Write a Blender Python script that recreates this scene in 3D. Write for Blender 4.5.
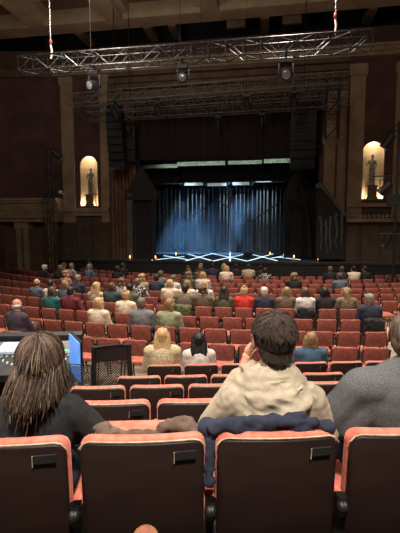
import bpy, bmesh, math, random
from mathutils import Vector, Matrix, noise
R = math.radians
PI = math.pi
for o in list(bpy.data.objects):
    bpy.data.objects.remove(o)
SC = bpy.context.scene
COL = SC.collection

# ------------------------------------------------------------------ camera, world, lights, exposure
F = 410.0                      # focal length in pixels of a 400x533 frame
CAM = Vector((1.5, 0.0, 2.85))
YAW, PITCH = R(9.6), R(5.23)
cd = bpy.data.cameras.new('camera'); cam = bpy.data.objects.new('camera', cd); COL.objects.link(cam)
cd.sensor_fit = 'VERTICAL'; cd.sensor_height = 36.0; cd.lens = 36.0 * F / 533.0
cd.clip_start = 0.05; cd.clip_end = 200
cam.location = CAM
cam.rotation_euler = (PI / 2 - PITCH, 0, YAW)
SC.camera = cam
SC.view_settings.view_transform = 'Standard'
SC.view_settings.look = 'None'
SC.view_settings.gamma = 1
SC.view_settings.use_curve_mapping = False
SC.view_settings.exposure = 0.0
SC.cycles.use_denoising = True
SC.cycles.max_bounces = 5
SC.cycles.diffuse_bounces = 2
SC.cycles.glossy_bounces = 2
SC.cycles.volume_bounces = 0
SC.cycles.volume_step_rate = 3.0
SC.cycles.sample_clamp_indirect = 4.0

W = bpy.data.worlds.new('world'); SC.world = W; W.use_nodes = True
W.node_tree.nodes['Background'].inputs[0].default_value = (0.9, 0.75, 0.62, 1)
W.node_tree.nodes['Background'].inputs[1].default_value = 0.006

def area_light(name, loc, target, size, power, color, spread=180, size_y=None):
    l = bpy.data.lights.new(name, 'AREA'); l.energy = power; l.color = color
    l.shape = 'RECTANGLE' if size_y else 'DISK'; l.size = size
    if size_y: l.size_y = size_y
    l.spread = R(spread)
    o = bpy.data.objects.new(name, l); COL.objects.link(o); o.location = loc
    o.rotation_euler = (Vector(target) - Vector(loc)).to_track_quat('-Z', 'Y').to_euler()
    return o
def spot_light(name, loc, target, power, color, angle, blend=0.5, radius=0.1):
    l = bpy.data.lights.new(name, 'SPOT'); l.energy = power; l.color = color
    l.spot_size = R(angle); l.spot_blend = blend; l.shadow_soft_size = radius
    o = bpy.data.objects.new(name, l); COL.objects.link(o); o.location = loc
    o.rotation_euler = (Vector(target) - Vector(loc)).to_track_quat('-Z', 'Y').to_euler()
    return o
def point_light(name, loc, power, color, radius=0.05):
    l = bpy.data.lights.new(name, 'POINT'); l.energy = power; l.color = color; l.shadow_soft_size = radius
    o = bpy.data.objects.new(name, l); COL.objects.link(o); o.location = loc
    return o
WARM = (1.0, 0.88, 0.76)
# house lights in the auditorium ceiling, shining down on the stalls
for (x, y, p) in ((-4, 11.5, 330), (2, 12.0, 360), (7, 11.5, 330), (-4, 6.5, 230), (1.5, 6.0, 230), (7, 6.5, 250)):
    area_light('house_light', (x, y, 11.0), (x, y + 0.3, 0), 0.9, p, WARM, 100)
area_light('house_light', (2.2, -1.8, 8.2), (1.2, 1.7, 2.0), 0.8, 215, WARM, 90)
area_light('house_light', (-2.5, 0.2, 8.2), (-0.6, 2.6, 2.0), 0.8, 130, WARM, 90)
area_light('ceiling_fill', (-3, 10, 7.2), (-6, 15, 13), 3.0, 150, WARM, 150)  # unseen fill light, added to lift the ceiling beams
area_light('wall_fill', (-1, 1.5, 10.0), (0, 21, 7.0), 4.0, 160, WARM, 110)  # unseen fill light, added to brighten the dim walls
# stage lanterns
BLUE = (0.30, 0.58, 1.0)

# ------------------------------------------------------------------ pixel <-> place
cp, sp_, cy, sy = math.cos(PITCH), math.sin(PITCH), math.cos(YAW), math.sin(YAW)
RIGHT = Vector((cy, sy, 0)); FWD = Vector((-sy * cp, cy * cp, -sp_)); UP = Vector((-sy * sp_, cy * sp_, cp))
FLAT = Vector((-sy, cy, 0))
def ray(px, py):
    return FWD + RIGHT * ((px - 200) / F) + UP * ((266.5 - py) / F)
def at(px, py, Y=None, Z=None, D=None):
    r = ray(px, py)
    if D is not None: t = D
    elif Y is not None: t = (Y - CAM.y) / r.y
    else: t = (Z - CAM.z) / r.z
    return CAM + r * t
def to_px(p):
    d = Vector(p) - CAM
    z = d.dot(FWD)
    return 200 + F * d.dot(RIGHT) / z, 266.5 - F * d.dot(UP) / z, z

# ------------------------------------------------------------------ materials
MATS = {}
def mat(name, col, rough=0.7, col2=None, scale=8.0, bump=0.0, metal=0.0, sheen=0.0, stretch=None, emit=0.0, spec=0.5, detail=3.0, lo=0.35, hi=0.65, alpha=None):
    if name in MATS: return MATS[name]
    m = bpy.data.materials.new(name); m.use_nodes = True
    nt = m.node_tree; b = nt.nodes['Principled BSDF']
    b.inputs['Base Color'].default_value = (*col, 1)
    b.inputs['Roughness'].default_value = rough
    b.inputs['Metallic'].default_value = metal
    b.inputs['Specular IOR Level'].default_value = spec
    if sheen:
        b.inputs['Sheen Weight'].default_value = sheen
        b.inputs['Sheen Tint'].default_value = (min(1, col[0] * 1.6 + .2), min(1, col[1] * 1.4 + .15), min(1, col[2] * 1.4 + .15), 1)
    if emit:
        b.inputs['Emission Color'].default_value = (*col, 1)
        b.inputs['Emission Strength'].default_value = emit
    tc = nt.nodes.new('ShaderNodeTexCoord'); mp = nt.nodes.new('ShaderNodeMapping')
    nt.links.new(tc.outputs['Object'], mp.inputs['Vector'])
    if stretch: mp.inputs['Scale'].default_value = stretch
    n = nt.nodes.new('ShaderNodeTexNoise'); n.inputs['Scale'].default_value = scale; n.inputs['Detail'].default_value = detail
    nt.links.new(mp.outputs[0], n.inputs['Vector'])
    cr = nt.nodes.new('ShaderNodeValToRGB')
    if col2 is None: col2 = tuple(c * 0.78 for c in col)
    cr.color_ramp.elements[0].position = lo; cr.color_ramp.elements[0].color = (*col2, 1)
    cr.color_ramp.elements[1].position = hi; cr.color_ramp.elements[1].color = (*col, 1)
    nt.links.new(n.outputs['Fac'], cr.inputs['Fac']); nt.links.new(cr.outputs['Color'], b.inputs['Base Color'])
    if bump:
        bp = nt.nodes.new('ShaderNodeBump'); bp.inputs['Strength'].default_value = bump; bp.inputs['Distance'].default_value = 0.01
        nt.links.new(n.outputs['Fac'], bp.inputs['Height']); nt.links.new(bp.outputs['Normal'], b.inputs['Normal'])
    MATS[name] = m
    return m
def S(r, g, b):   # sRGB 0-255 -> linear
    f = lambda c: (c / 255 / 12.92) if c / 255 <= 0.04045 else ((c / 255 + 0.055) / 1.055) ** 2.4
    return (f(r), f(g), f(b))

# ------------------------------------------------------------------ mesh collector
class MB:
    def __init__(s): s.v = []; s.f = []; s.m = []
    def add(s, vs, fs, mi=0):
        k = len(s.v); s.v += [tuple(v) for v in vs]; s.f += [tuple(i + k for i in f) for f in fs]; s.m += [mi] * len(fs); return s
    def box(s, c, d, rot=None, mi=0):
        vs = [Vector((x * d[0] / 2, y * d[1] / 2, z * d[2] / 2)) for x in (-1, 1) for y in (-1, 1) for z in (-1, 1)]
        if rot is not None: vs = [rot @ v for v in vs]
        vs = [v + Vector(c) for v in vs]
        return s.add(vs, [(0, 1, 3, 2), (4, 6, 7, 5), (0, 4, 5, 1), (2, 3, 7, 6), (0, 2, 6, 4), (1, 5, 7, 3)], mi)
    def box2(s, a, b, mi=0):
        return s.box([(a[i] + b[i]) / 2 for i in range(3)], [abs(a[i] - b[i]) for i in range(3)], None, mi)
    def tube(s, pts, rad, n=8, mi=0, cap=True, flat=1.0):
        pts = [Vector(p) for p in pts]
        if not hasattr(rad, '__len__'): rad = [rad] * len(pts)
        vs = []; fs = []; ref = None
        for i, p in enumerate(pts):
            d = (pts[min(i + 1, len(pts) - 1)] - pts[max(i - 1, 0)])
            if d.length < 1e-9: d = Vector((0, 0, 1))
            d.normalize()
            if ref is None:
                ref = Vector((0, 0, 1)) if abs(d.z) < .9 else Vector((1, 0, 0))
            a = d.cross(ref)
            if a.length < 1e-6: a = d.cross(Vector((0, 1, 0.1)))
            a.normalize(); b = a.cross(d).normalized(); ref = b
            for k in range(n):
                t = 2 * PI * k / n
                vs.append(p + a * (math.cos(t) * rad[i]) + b * (math.sin(t) * rad[i] * flat))
        for i in range(len(pts) - 1):
            for k in range(n):
                k2 = (k + 1) % n
                fs.append((i * n + k, i * n + k2, (i + 1) * n + k2, (i + 1) * n + k))
        if cap:
            fs.append(tuple(range(n - 1, -1, -1))); fs.append(tuple((len(pts) - 1) * n + k for k in range(n)))
        return s.add(vs, fs, mi)
    def capsule(s, p0, p1, r0, r1, n=12, mi=0):
        p0 = Vector(p0); p1 = Vector(p1); d = p1 - p0; L = max(d.length, 1e-6); d = d / L
        pts = []; rr = []
        for k in range(4): 
            a = PI / 2 * (1 - k / 4); pts.append(p0 - d * (r0 * math.sin(a))); rr.append(max(r0 * math.cos(a), r0 * .05))
        pts.append(p0); rr.append(r0); pts.append(p1); rr.append(r1)
        for k in range(1, 5):
            a = PI / 2 * k / 4; pts.append(p1 + d * (r1 * math.sin(a))); rr.append(max(r1 * math.cos(a), r1 * .05))
        return s.tube(pts, rr, n, mi)
    def ell(s, c, r, rot=None, mi=0, n=16, m=10):
        vs = [Vector((0, 0, r[2]))]; fs = []
        for i in range(1, m):
            a = PI * i / m
            for k in range(n):
                t = 2 * PI * k / n
                vs.append(Vector((r[0] * math.sin(a) * math.cos(t), r[1] * math.sin(a) * math.sin(t), r[2] * math.cos(a))))
        vs.append(Vector((0, 0, -r[2])))
        for k in range(n): fs.append((0, 1 + k, 1 + (k + 1) % n))
        for i in range(m - 2):
            for k in range(n):
                a = 1 + i * n + k; b = 1 + i * n + (k + 1) % n
                fs.append((a, a + n, b + n, b))
        e = len(vs) - 1; o = 1 + (m - 2) * n
        for k in range(n): fs.append((e, o + (k + 1) % n, o + k))
        if rot is not None: vs = [rot @ v for v in vs]
        return s.add([v + Vector(c) for v in vs], fs, mi)
    def lathe(s, prof, c=(0, 0, 0), n=20, mi=0):
        vs = []; fs = []
        for (r, z) in prof:
            for k in range(n):
                t = 2 * PI * k / n; vs.append((c[0] + r * math.cos(t), c[1] + r * math.sin(t), c[2] + z))
        for i in range(len(prof) - 1):
            for k in range(n):
                k2 = (k + 1) % n; fs.append((i * n + k, i * n + k2, (i + 1) * n + k2, (i + 1) * n + k))
        fs.append(tuple(range(n - 1, -1, -1))); fs.append(tuple((len(prof) - 1) * n + k for k in range(n)))
        return s.add(vs, fs, mi)
    def prism(s, poly, y0, y1, mi=0):      # polygon in x,z extruded along y
        n = len(poly)
        vs = [(x, y0, z) for x, z in poly] + [(x, y1, z) for x, z in poly]
        fs = [tuple(range(n)), tuple(range(2 * n - 1, n - 1, -1))] + [(i, i + n, (i + 1) % n + n, (i + 1) % n) for i in range(n)]
        return s.add(vs, fs, mi)
    def pad(s, w, h, t, rc, bow=0.0, M=None, nx=11, puff=0.0, mi=0, top_bow=0.0, e=None):
        """upholstered slab: width along x, height along z, thickness along y, corners rounded by rc, edges rounded"""
        if e is None: e = t * .38
        rings = []
        xs = []
        for i in range(5): xs.append(-w / 2 + rc * (1 - math.cos(PI / 2 * i / 4)) if rc > 0 else -w / 2)
        k = nx - 2
        for i in range(1, k): xs.append(-w / 2 + rc + (w - 2 * rc) * i / k)
        for i in range(4, -1, -1): xs.append(w / 2 - rc * (1 - math.cos(PI / 2 * i / 4)))
        vs = []; fs = []
        N = 12
        for x in xs:
            dx = max(0, abs(x) - (w / 2 - rc)); inset = rc - math.sqrt(max(0, rc * rc - dx * dx)) if rc > 0 else 0
            H = max(h / 2 - inset, 0.002)
            de = max(0, abs(x) - (w / 2 - e)); T = t / 2 - (e - math.sqrt(max(0, e * e - de * de)))
            T = max(T, 0.0015); ee = min(e, T * .9, H * .9)
            y0 = bow * (1 - (2 * x / w) ** 2); zb = top_bow * (1 - (2 * x / w) ** 2)
            cs = []
            for (sx, sz) in ((-1, -1), (1, -1), (1, 1), (-1, 1)):
                for j in range(3):
                    base = {(-1, -1): PI, (1, -1): 1.5 * PI, (1, 1): 0, (-1, 1): .5 * PI}[(sx, sz)]
                    a = base + PI / 2 * j / 2
                    cs.append((sx * (T - ee) + ee * math.cos(a), sz * (H - ee) + ee * math.sin(a)))
            for (y, z) in cs:
                yy = y + (puff * (1 - (2 * x / w) ** 2) * (1 if y > 0 else 0))
                vs.append(Vector((x, yy + y0, z + (zb if z > 0 else 0))))
        nr = len(xs)
        for i in range(nr - 1):
            for k in range(N):
                k2 = (k + 1) % N; fs.append((i * N + k, (i + 1) * N + k, (i + 1) * N + k2, i * N + k2))
        fs.append(tuple(range(N))); fs.append(tuple((nr - 1) * N + k for k in range(N - 1, -1, -1)))
        if M is not None: vs = [M @ v for v in vs]
        return s.add(vs, fs, mi)
    def xf(s, M):
        s.v = [tuple(M @ Vector(v)) for v in s.v]; return s
    def mesh(s, name, mats, smooth=True):
        me = bpy.data.meshes.new(name); me.from_pydata(s.v, [], s.f)
        for m in (mats if isinstance(mats, (list, tuple)) else [mats]): me.materials.append(m)
        me.polygons.foreach_set('material_index', s.m)
        bm = bmesh.new(); bm.from_mesh(me); bmesh.ops.recalc_face_normals(bm, faces=bm.faces); bm.to_mesh(me); bm.free()
        if smooth:
            me.polygons.foreach_set('use_smooth', [True] * len(me.polygons))
            me.set_sharp_from_angle(angle=R(48))
        me.update(); return me
    def build(s, name, mats, parent=None, smooth=True):
        return link(name, s.mesh(name, mats, smooth), parent)
def link(name, me, parent=None):
    o = bpy.data.objects.new(name, me); COL.objects.link(o)
    if parent is not None: o.parent = parent
    return o
def empty(name, loc=(0, 0, 0), rz=0.0):
    o = bpy.data.objects.new(name, None); COL.objects.link(o); o.location = loc; o.rotation_euler = (0, 0, rz); o.empty_display_size = .2
    return o
def tag(o, label=None, cat=None, group=None, kind=None):
    if label: o['label'] = label
    if cat: o['category'] = cat
    if group: o['group'] = group
    if kind: o['kind'] = kind
    return o
def structure(o): o['kind'] = 'structure'; return o
def remeshed(mb, voxel, smooth=4, name='blob', mats=None, extra=None):
    me = mb.mesh(name + '_source', []); o = bpy.data.objects.new('temporary', me); COL.objects.link(o)
    md = o.modifiers.new('r', 'REMESH'); md.mode = 'VOXEL'; md.voxel_size = voxel; md.use_smooth_shade = True
    if smooth:
        sm = o.modifiers.new('s', 'SMOOTH'); sm.factor = .5; sm.iterations = smooth
    dg = bpy.context.evaluated_depsgraph_get(); dg.update()
    out = bpy.data.meshes.new_from_object(o.evaluated_get(dg)); out.name = name
    bpy.data.objects.remove(o); bpy.data.meshes.remove(me)
    out.materials.clear()
    for m in (mats if isinstance(mats, (list, tuple)) else [mats]): out.materials.append(m)
    if extra is not None:
        bm = bmesh.new(); bm.from_mesh(out)
        vs = [bm.verts.new(v) for v in extra.v]
        for f, mi in zip(extra.f, extra.m):
            try: nf = bm.faces.new([vs[i] for i in f]); nf.material_index = mi; nf.smooth = True
            except ValueError: pass
        bm.to_mesh(out); bm.free()
    return out
def set_mat(o, m, i=0):
    o.material_slots[i].link = 'OBJECT'; o.material_slots[i].material = m
ORD = ['first', 'second', 'third', 'fourth', 'fifth', 'sixth', 'seventh', 'eighth', 'ninth', 'tenth', 'eleventh', 'twelfth', 'thirteenth', 'fourteenth', 'fifteenth', 'sixteenth', 'seventeenth', 'eighteenth', 'nineteenth', 'twentieth',
       'twenty-first', 'twenty-second', 'twenty-third', 'twenty-fourth', 'twenty-fifth', 'twenty-sixth', 'twenty-seventh', 'twenty-eighth', 'twenty-ninth', 'thirtieth', 'thirty-first', 'thirty-second', 'thirty-third', 'thirty-fourth', 'thirty-fifth', 'thirty-sixth']
# ------------------------------------------------------------------ the materials of the place
M_floor = mat('worn wood floor', S(158, 140, 116), .55, S(120, 104, 84), 2.5, .1, stretch=(1, 6, 1))
M_step = mat('dark carpet', S(52, 40, 36), .95, S(36, 28, 26), 30)
M_wallred = mat('maroon plaster', S(92, 66, 60), .9, S(76, 54, 50), 1.2)
M_tan = mat('tan painted plaster', S(158, 138, 110), .85, S(134, 114, 90), 1.5)
M_tan2 = mat('brown painted plaster', S(108, 86, 66), .85, S(88, 70, 54), 1.5)
M_coffer = mat('brown ceiling panel', S(120, 96, 76), .85, S(100, 78, 62), 1.0)
M_beam = mat('cream ceiling beam', S(186, 164, 136), .8, S(164, 142, 116), 1.0)
M_black = mat('black paint', (.012, .012, .013), .7, (.008, .008, .009), 6)
M_cloth = mat('black stage cloth', (.016, .014, .014), .95, (.009, .008, .008), 3, stretch=(6, 6, .4))
M_header = mat('dark brown stage cloth', S(40, 28, 26), .95, S(32, 22, 21), 3, stretch=(8, 8, .3))
M_deck = mat('dark stage deck', (.11, .12, .13), .5, (.08, .085, .095), 5)
M_steel = mat('black truss steel', (.09, .09, .088), .35, (.05, .05, .05), 20, metal=.7)
M_alu = mat('aluminium', (.5, .5, .48), .35, (.38, .38, .37), 20, metal=.8)
M_lamp = mat('black lamp housing', (.010, .010, .011), .5, (.006, .006, .007), 20)
M_lens = mat('glass lens', (.26, .27, .29), .15, (.16, .17, .19), 20, spec=.9)
M_nichewall = mat('pale niche plaster', S(226, 204, 170), .8, S(206, 184, 150), 3)
M_bronze = mat('weathered bronze', S(172, 172, 154), .45, S(96, 98, 84), 9, metal=.3)
M_stone = mat('brown stone plinth', S(110, 92, 74), .8, S(90, 74, 58), 6)

# ------------------------------------------------------------------ floors and terraces
T = Vector((math.cos(YAW + R(3)), math.sin(YAW + R(3)), 0)); NRM = Vector((-T.y, T.x, 0)); RZ = YAW + R(3)
REAR = [(132, 276, 435), (84.5, 281, 399.5), (57.3, 272, 384.5), (46.1, 232, 375.8), (36.7, 238, 368.6)]
PITCHM = .535
rear_rows = []
for (pitch, px, py) in REAR:
    p = at(px, py, D=PITCHM * F / pitch)
    rear_rows.append((p, pitch, px))
SEAT_H = .885
rear_floor = [p.z - SEAT_H for p, _, _ in rear_rows]
rear_floor[4] = 0.0
fl = MB(); fl.box2((-20, -3, -.3), (20, 20.0, 0))
def slab(p_front, top, bottom):
    """terrace that ends at the line through p_front along T"""
    a = Vector((p_front.x, p_front.y, 0))
    q = [a - T * 13, a + T * 13, a + T * 13 - NRM * 12, a - T * 13 - NRM * 12]
    vs = [(v.x, v.y, z) for z in (bottom, top) for v in q]
    fl.add(vs, [(3, 2, 1, 0), (4, 5, 6, 7), (0, 1, 5, 4), (1, 2, 6, 5), (2, 3, 7, 6), (3, 0, 4, 7)], 1)
for k in range(4):
    slab(rear_rows[k + 1][0] - NRM * .2, rear_floor[k], 0 if k == 3 else rear_floor[k + 1])
slab(rear_rows[0][0] - NRM * .2, rear_floor[0] + .28, rear_floor[0])
structure(fl.build('floor', [M_floor, M_step], smooth=False))

# ------------------------------------------------------------------ walls
YW = 21.0
def X(px, py=230, Y=YW): return at(px, py, Y=Y).x
def Zz(py, px, Y=YW): return at(px, py, Y=Y).z
def wall_with_niche(x0, x1, z0, z1, cx, r, zb, zs, Y, n=16):
    """front face with an arched hole at cx, and the half-round niche behind it; returns front mesh and niche mesh"""
    m = MB()
    m.box2((x0, Y, z0), (cx - r, Y + .7, z1)); m.box2((cx + r, Y, z0), (x1, Y + .7, z1)); m.box2((cx - r, Y, z0), (cx + r, Y + .7, zb))
    vs = []; fs = []
    for i in range(n + 1):
        a = PI * i / n; x = cx - r * math.cos(a); z = zs + r * math.sin(a)
        vs += [(x, Y, z), (x, Y, z1), (x, Y + .12, z)]
    for i in range(n):
        fs += [(3 * i, 3 * i + 3, 3 * i + 4, 3 * i + 1), (3 * i, 3 * i + 2, 3 * i + 5, 3 * i + 3)]
    m.add(vs, fs)
    q = MB(); vs = []; fs = []
    for j in range(n + 1):
        a = PI * j / n
        for z in (zb, zs): vs.append((cx - r * math.cos(a), Y + .1 + r * .8 * math.sin(a), z))
        for i in range(1, 7):
            b = PI / 2 * i / 6
            vs.append((cx - r * math.cos(a) * math.cos(b), Y + .1 + r * .8 * math.sin(a) * math.cos(b), zs + r * math.sin(b)))
    for j in range(n):
        for i in range(7):
            fs.append((j * 8 + i, (j + 1) * 8 + i, (j + 1) * 8 + i + 1, j * 8 + i + 1))
    q.add(vs, fs); q.box2((cx - r, Y, zb - .04), (cx + r, Y + .1 + r * .8, zb + .01))
    return m, q
ZTOP = 12.2
nl = dict(cx=(X(80.5, 200) + X(98, 200)) / 2, r=(X(98, 200) - X(80.5, 200)) / 2)
nl['zb'] = Zz(206, 89); nl['zs'] = Zz(156, 89) - nl['r']
nr = dict(cx=(X(361, 200) + X(383, 200)) / 2, r=(X(383, 200) - X(361, 200)) / 2)
nr['zb'] = Zz(199, 372); nr['zs'] = Zz(141.5, 372) - nr['r']
xl0, xl1, xr0, xr1 = X(60), X(137), X(318), X(345) + 9
a, qa = wall_with_niche(xl0, X(104), -0.0, ZTOP, nl['cx'], nl['r'], nl['zb'], nl['zs'], YW)
b, qb = wall_with_niche(X(345), xr1, -0.0, ZTOP, nr['cx'], nr['r'], nr['zb'], nr['zs'], YW)
w = MB(); w.add(a.v, a.f); w.add(b.v, b.f)
w.box2((X(104), YW, 0), (xl1, YW + .7, ZTOP)); w.box2((xr0, YW, 0), (X(345), YW + .7, ZTOP))
zo = Zz(100, 230)
w.box2((xl1, YW, zo), (xr0, YW + .7, ZTOP))
structure(w.build('wall_front', M_wallred, smooth=False))
structure(qa.build('trim_1', M_nichewall)); structure(qb.build('trim_2', M_nichewall))
# side walls, far stage walls
w = MB(); w.add([(xl0, YW, 0), (xl0, YW, ZTOP), (-12.5, 20.6, 0), (-12.5, 20.6, ZTOP), (-15.5, 17.5, 0), (-15.5, 17.5, ZTOP), (-17, 13, 0), (-17, 13, ZTOP), (-17, -4, 0), (-17, -4, ZTOP)],
               [(0, 1, 3, 2), (2, 3, 5, 4), (4, 5, 7, 6), (6, 7, 9, 8)])
structure(w.build('wall_left', M_wallred, smooth=False))
w = MB(); w.box2((xr1, -4, 0), (xr1 + .3, YW + .7, ZTOP)); structure(w.build('wall_right', M_wallred, smooth=False))
w = MB(); w.box2((-17, -4.3, 0), (xr1, -4, 14)); structure(w.build('wall_rear', M_wallred, smooth=False))
w = MB(); w.box2((-10.5, 33.5, 0), (10.5, 33.8, 15)); w.box2((-10.8, 21.7, 0), (-10.5, 33.8, 15)); w.box2((10.5, 21.7, 0), (10.8, 33.8, 15)); w.box2((-10.8, 21.7, 10.5), (10.8, 33.8, 10.8))
structure(w.build('wall_stage', M_black, smooth=False))

# pilasters, ledges, cornices: trims
def trim(n, mb, m, smooth=False): structure(mb.build('trim_%d' % n, m, smooth=smooth))
t = MB()
t.box2((X(65.5), YW - .14, 3.2), (X(77), YW, 10.4)); t.box2((X(64.5), YW - .2, 10.4), (X(78), YW, 10.8))
t.box2((X(103), YW - .14, 3.2), (X(111), YW, 10.4)); t.box2((X(102), YW - .2, 10.4), (X(112), YW, 10.8))
t.box2((X(345.5), YW - .14, 3.3), (X(360), YW, 10.0)); t.box2((X(344), YW - .24, 10.0), (X(361.5), YW, 10.5))
t.box2((X(390), YW - .14, 3.3), (X(412), YW, 10.0)); t.box2((X(388.5), YW - .24, 10.0), (X(413.5), YW, 10.5))
for (p0, p1) in ((345.5, 360), (390, 412)):     # raised fillets on the pilasters
    t.box2((X(p0) + .12, YW - .19, 3.6), (X(p0) + .2, YW - .14, 9.8)); t.box2((X(p1) - .2, YW - .19, 3.6), (X(p1) - .12, YW - .14, 9.8))
trim(3, t, M_tan)
t = MB()   # cornice of the front wall
for (z, d, h) in ((11.0, .35, .16), (10.85, .22, .15), (11.16, .5, .12)):
    t.box2((xl0 - .1, YW - d, z), (xr1, YW, z + h))
trim(4, t, M_tan)
t = MB()   # mouldings above the proscenium opening
for (py, d, h) in ((66, .18, .2), (72, .1, .25), (80, .28, .22), (88, .16, .3), (94, .24, .12)):
    z = Zz(py, 230); t.box2((X(112), YW - d, z - h), (X(344), YW, z))
trim(5, t, M_tan2)
t = MB()   # ledges and dado under the niches
t.box2((X(62), YW - .3, Zz(212, 89)), (X(111), YW, Zz(208, 89))); t.box2((X(62), YW - .18, Zz(216, 89)), (X(111), YW, Zz(212, 89)))
t.box2((X(345), YW - .3, Zz(207, 372)), (xr1, YW, Zz(203.5, 372))); t.box2((X(345), YW - .34, Zz(222, 372)), (xr1, YW, Zz(218.5, 372)))
for i in range(26):     # carved leaf frieze
    x = X(346) + i * .2
    t.ell((x, YW - .3, Zz(216.5, 372)), (.09, .06, .1), n=8, m=6)
trim(6, t, M_tan)
t = MB()   # brown fluted strips flanking the opening on the left
for i in range(7):
    x = X(112) + (X(137) - X(112)) * (i + .5) / 7
    t.tube([(x, YW - .02, 1.2), (x, YW - .02, Zz(100, 125))], .1, 8)
trim(7, t, mat('brown fluted plaster', S(122, 92, 68), .8, S(96, 70, 52), 3), True)
# right flank: roundel panel and hanging scalloped border
t = MB()
xa, xb, xc = X(322), X(333), X(344)
t.box2((xa, YW - .08, 3.0), (xb, YW, 9.6))
t.box2((xb + .08, YW - .12, 3.4), (xc - .05, YW, 9.6))
cx = (xa + xb) / 2; cz = Zz(140.5, 327.5)
ring = [(cx + .2 * math.cos(a), YW - .12, cz + .2 * math.sin(a)) for a in [2 * PI * i / 20 for i in range(21)]]
t.tube(ring, .05, 8)
t.prism([(cx + .36 * math.cos(a), cz + .36 * math.sin(a)) for a in [2 * PI * i / 24 for i in range(24)]], YW - .12, YW - .06)
for i in range(30):
    z = 9.5 - i * .2
    for x in (xb + .1, xc - .08): t.prism([(x - .07, z), (x + .07, z), (x, z - .17)], YW - .2, YW - .1)
trim(8, t, M_tan)

# lower parts of the left wall: box front with carved frieze, ledge, pilasters and panels
t = MB(); t2 = MB()
def LW(s):     # point along the left wall, s metres left of its right end
    return Vector((xl0 - s, YW - s * .09, 0))
L = 4.2
def wbox(mb, s0, s1, d0, d1, z0, z1):
    p = [LW(s0), LW(s1)]
    vs = [(q.x, q.y - d, z) for z in (z0, z1) for q, d in ((p[0], d0), (p[1], d0), (p[1], d1), (p[0], d1))]
    mb.add(vs, [(0, 1, 2, 3), (7, 6, 5, 4), (0, 4, 5, 1), (1, 5, 6, 2), (2, 6, 7, 3), (3, 7, 4, 0)])
ZL1, ZL2, ZL3 = 4.35, 3.75, 3.35
wbox(t, -.3, L, 0, .95, ZL1, ZL1 + .12); wbox(t, -.3, L, 0, .85, ZL1 - .12, ZL1)
wbox(t, -.3, L, 0, .7, ZL3 + .2, ZL1 - .1)
wbox(t, -.3, L, 0, .95, ZL3 + .08, ZL3 + .2); wbox(t, -.3, L, 0, .8, ZL3 - .12, ZL3 + .08)
for i in range(9):
    p = LW(.25 + i * .48)
    ring = [(p.x + .15 * math.cos(a), p.y - .72, ZL2 + .2 + .15 * math.sin(a)) for a in [2 * PI * k / 12 for k in range(13)]]
    t.tube(ring, .035, 6); t.ell((p.x + .24, p.y - .72, ZL2 + .2), (.06, .04, .12), n=8, m=6); t.ell((p.x, p.y - .72, ZL2 + .2), (.06, .05, .06), n=8, m=6)
for s in (.15, 1.5, 1.9, 3.3, 3.8):
    wbox(t, s, s + .26, 0, .55, 0, ZL3 - .12); wbox(t, s - .05, s + .31, 0, .62, ZL3 - .5, ZL3 - .12)
wbox(t2, .45, 1.45, 0, .42, .5, ZL3 - .5); wbox(t2, 2.25, 3.2, 0, .42, .5, ZL3 - .5)
trim(9, t, M_tan); trim(10, t2, M_tan2)
t = MB()   # low parapet with handrail above the ledge
wbox(t, .1, L, .3, .36, ZL1 + .12, ZL1 + .5)
trim(11, t, M_wallred)
# left wall cornice following the bend
t = MB()
pts = [Vector((xl0 + .05, YW, 0)), Vector((-12.5, 20.6, 0)), Vector((-15.5, 17.5, 0)), Vector((-17, 13, 0))]
for z, rr in ((10.95, .12), (11.15, .18)):
    t.tube([(p.x, p.y - .1, z) for p in pts], rr, 6)
trim(12, t, M_tan2, True)

# ------------------------------------------------------------------ ceiling with coffers
ZC = 13.0
c = MB()
edge = at(40, 36, Z=ZC).y
c.box2((-17, -4, ZC + .7), (15, edge + .1, ZC + .9), 1)
ye = edge
for (y0, d) in ((ye, .95), (ye - 3.1, .6), (ye - 3.9, .25), (ye - 6.6, .8), (ye - 10, .8), (ye - 14, .8)):
    c.box2((-15, y0 - d, ZC), (15, y0, ZC + .75), 0)
for px in (40, 122, 215, 330):
    x = at(px, 30, Z=ZC).x
    c.box2((x - .42, -4, ZC - .002), (x + .42, ye, ZC + .74), 0)
    c.box2((x - .75, -4, ZC + .25), (x + .75, ye, ZC + .73), 0)
for px in (78, 150, 175, 265, 362):        # corbels on the outer edge
    p = at(px, 32, Z=ZC)
    c.box2((p.x - .2, ye, ZC - .08), (p.x + .2, ye + 1.5, ZC + .25), 1)
c.box2((-16, ye, ZC + .1), (15, ye + .12, ZC + 1.3), 1)
c.box2((-17, ye, 15.8), (15, 27, 16), 2)                # dark void over the front wall
c.box2((-17, 23.5, ZTOP - .2), (15, 23.7, 16), 2)
structure(c.build('ceiling', [M_beam, M_coffer, M_black], smooth=False))
for (x, z) in ((at(236, 23, Y=ye + .15).x, at(236, 23, Y=ye + .15).z), (at(292, 19, Y=ye + .15).x, at(292, 19, Y=ye + .15).z)):
    v = MB(); v.box((x, ye + .2, z), (.9, .14, .42), mi=0); v.box((x, ye + .28, z), (.16, .1, .16), mi=1)
    v = v.build('ceiling_speaker', [M_tan2, M_black], smooth=False)
    tag(v, 'small brown speaker box on the ceiling edge, %s of the two' % ('left' if x < at(260, 23, Y=ye).x else 'right'), 'speaker', 'speaker boxes on the ceiling edge')

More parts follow.
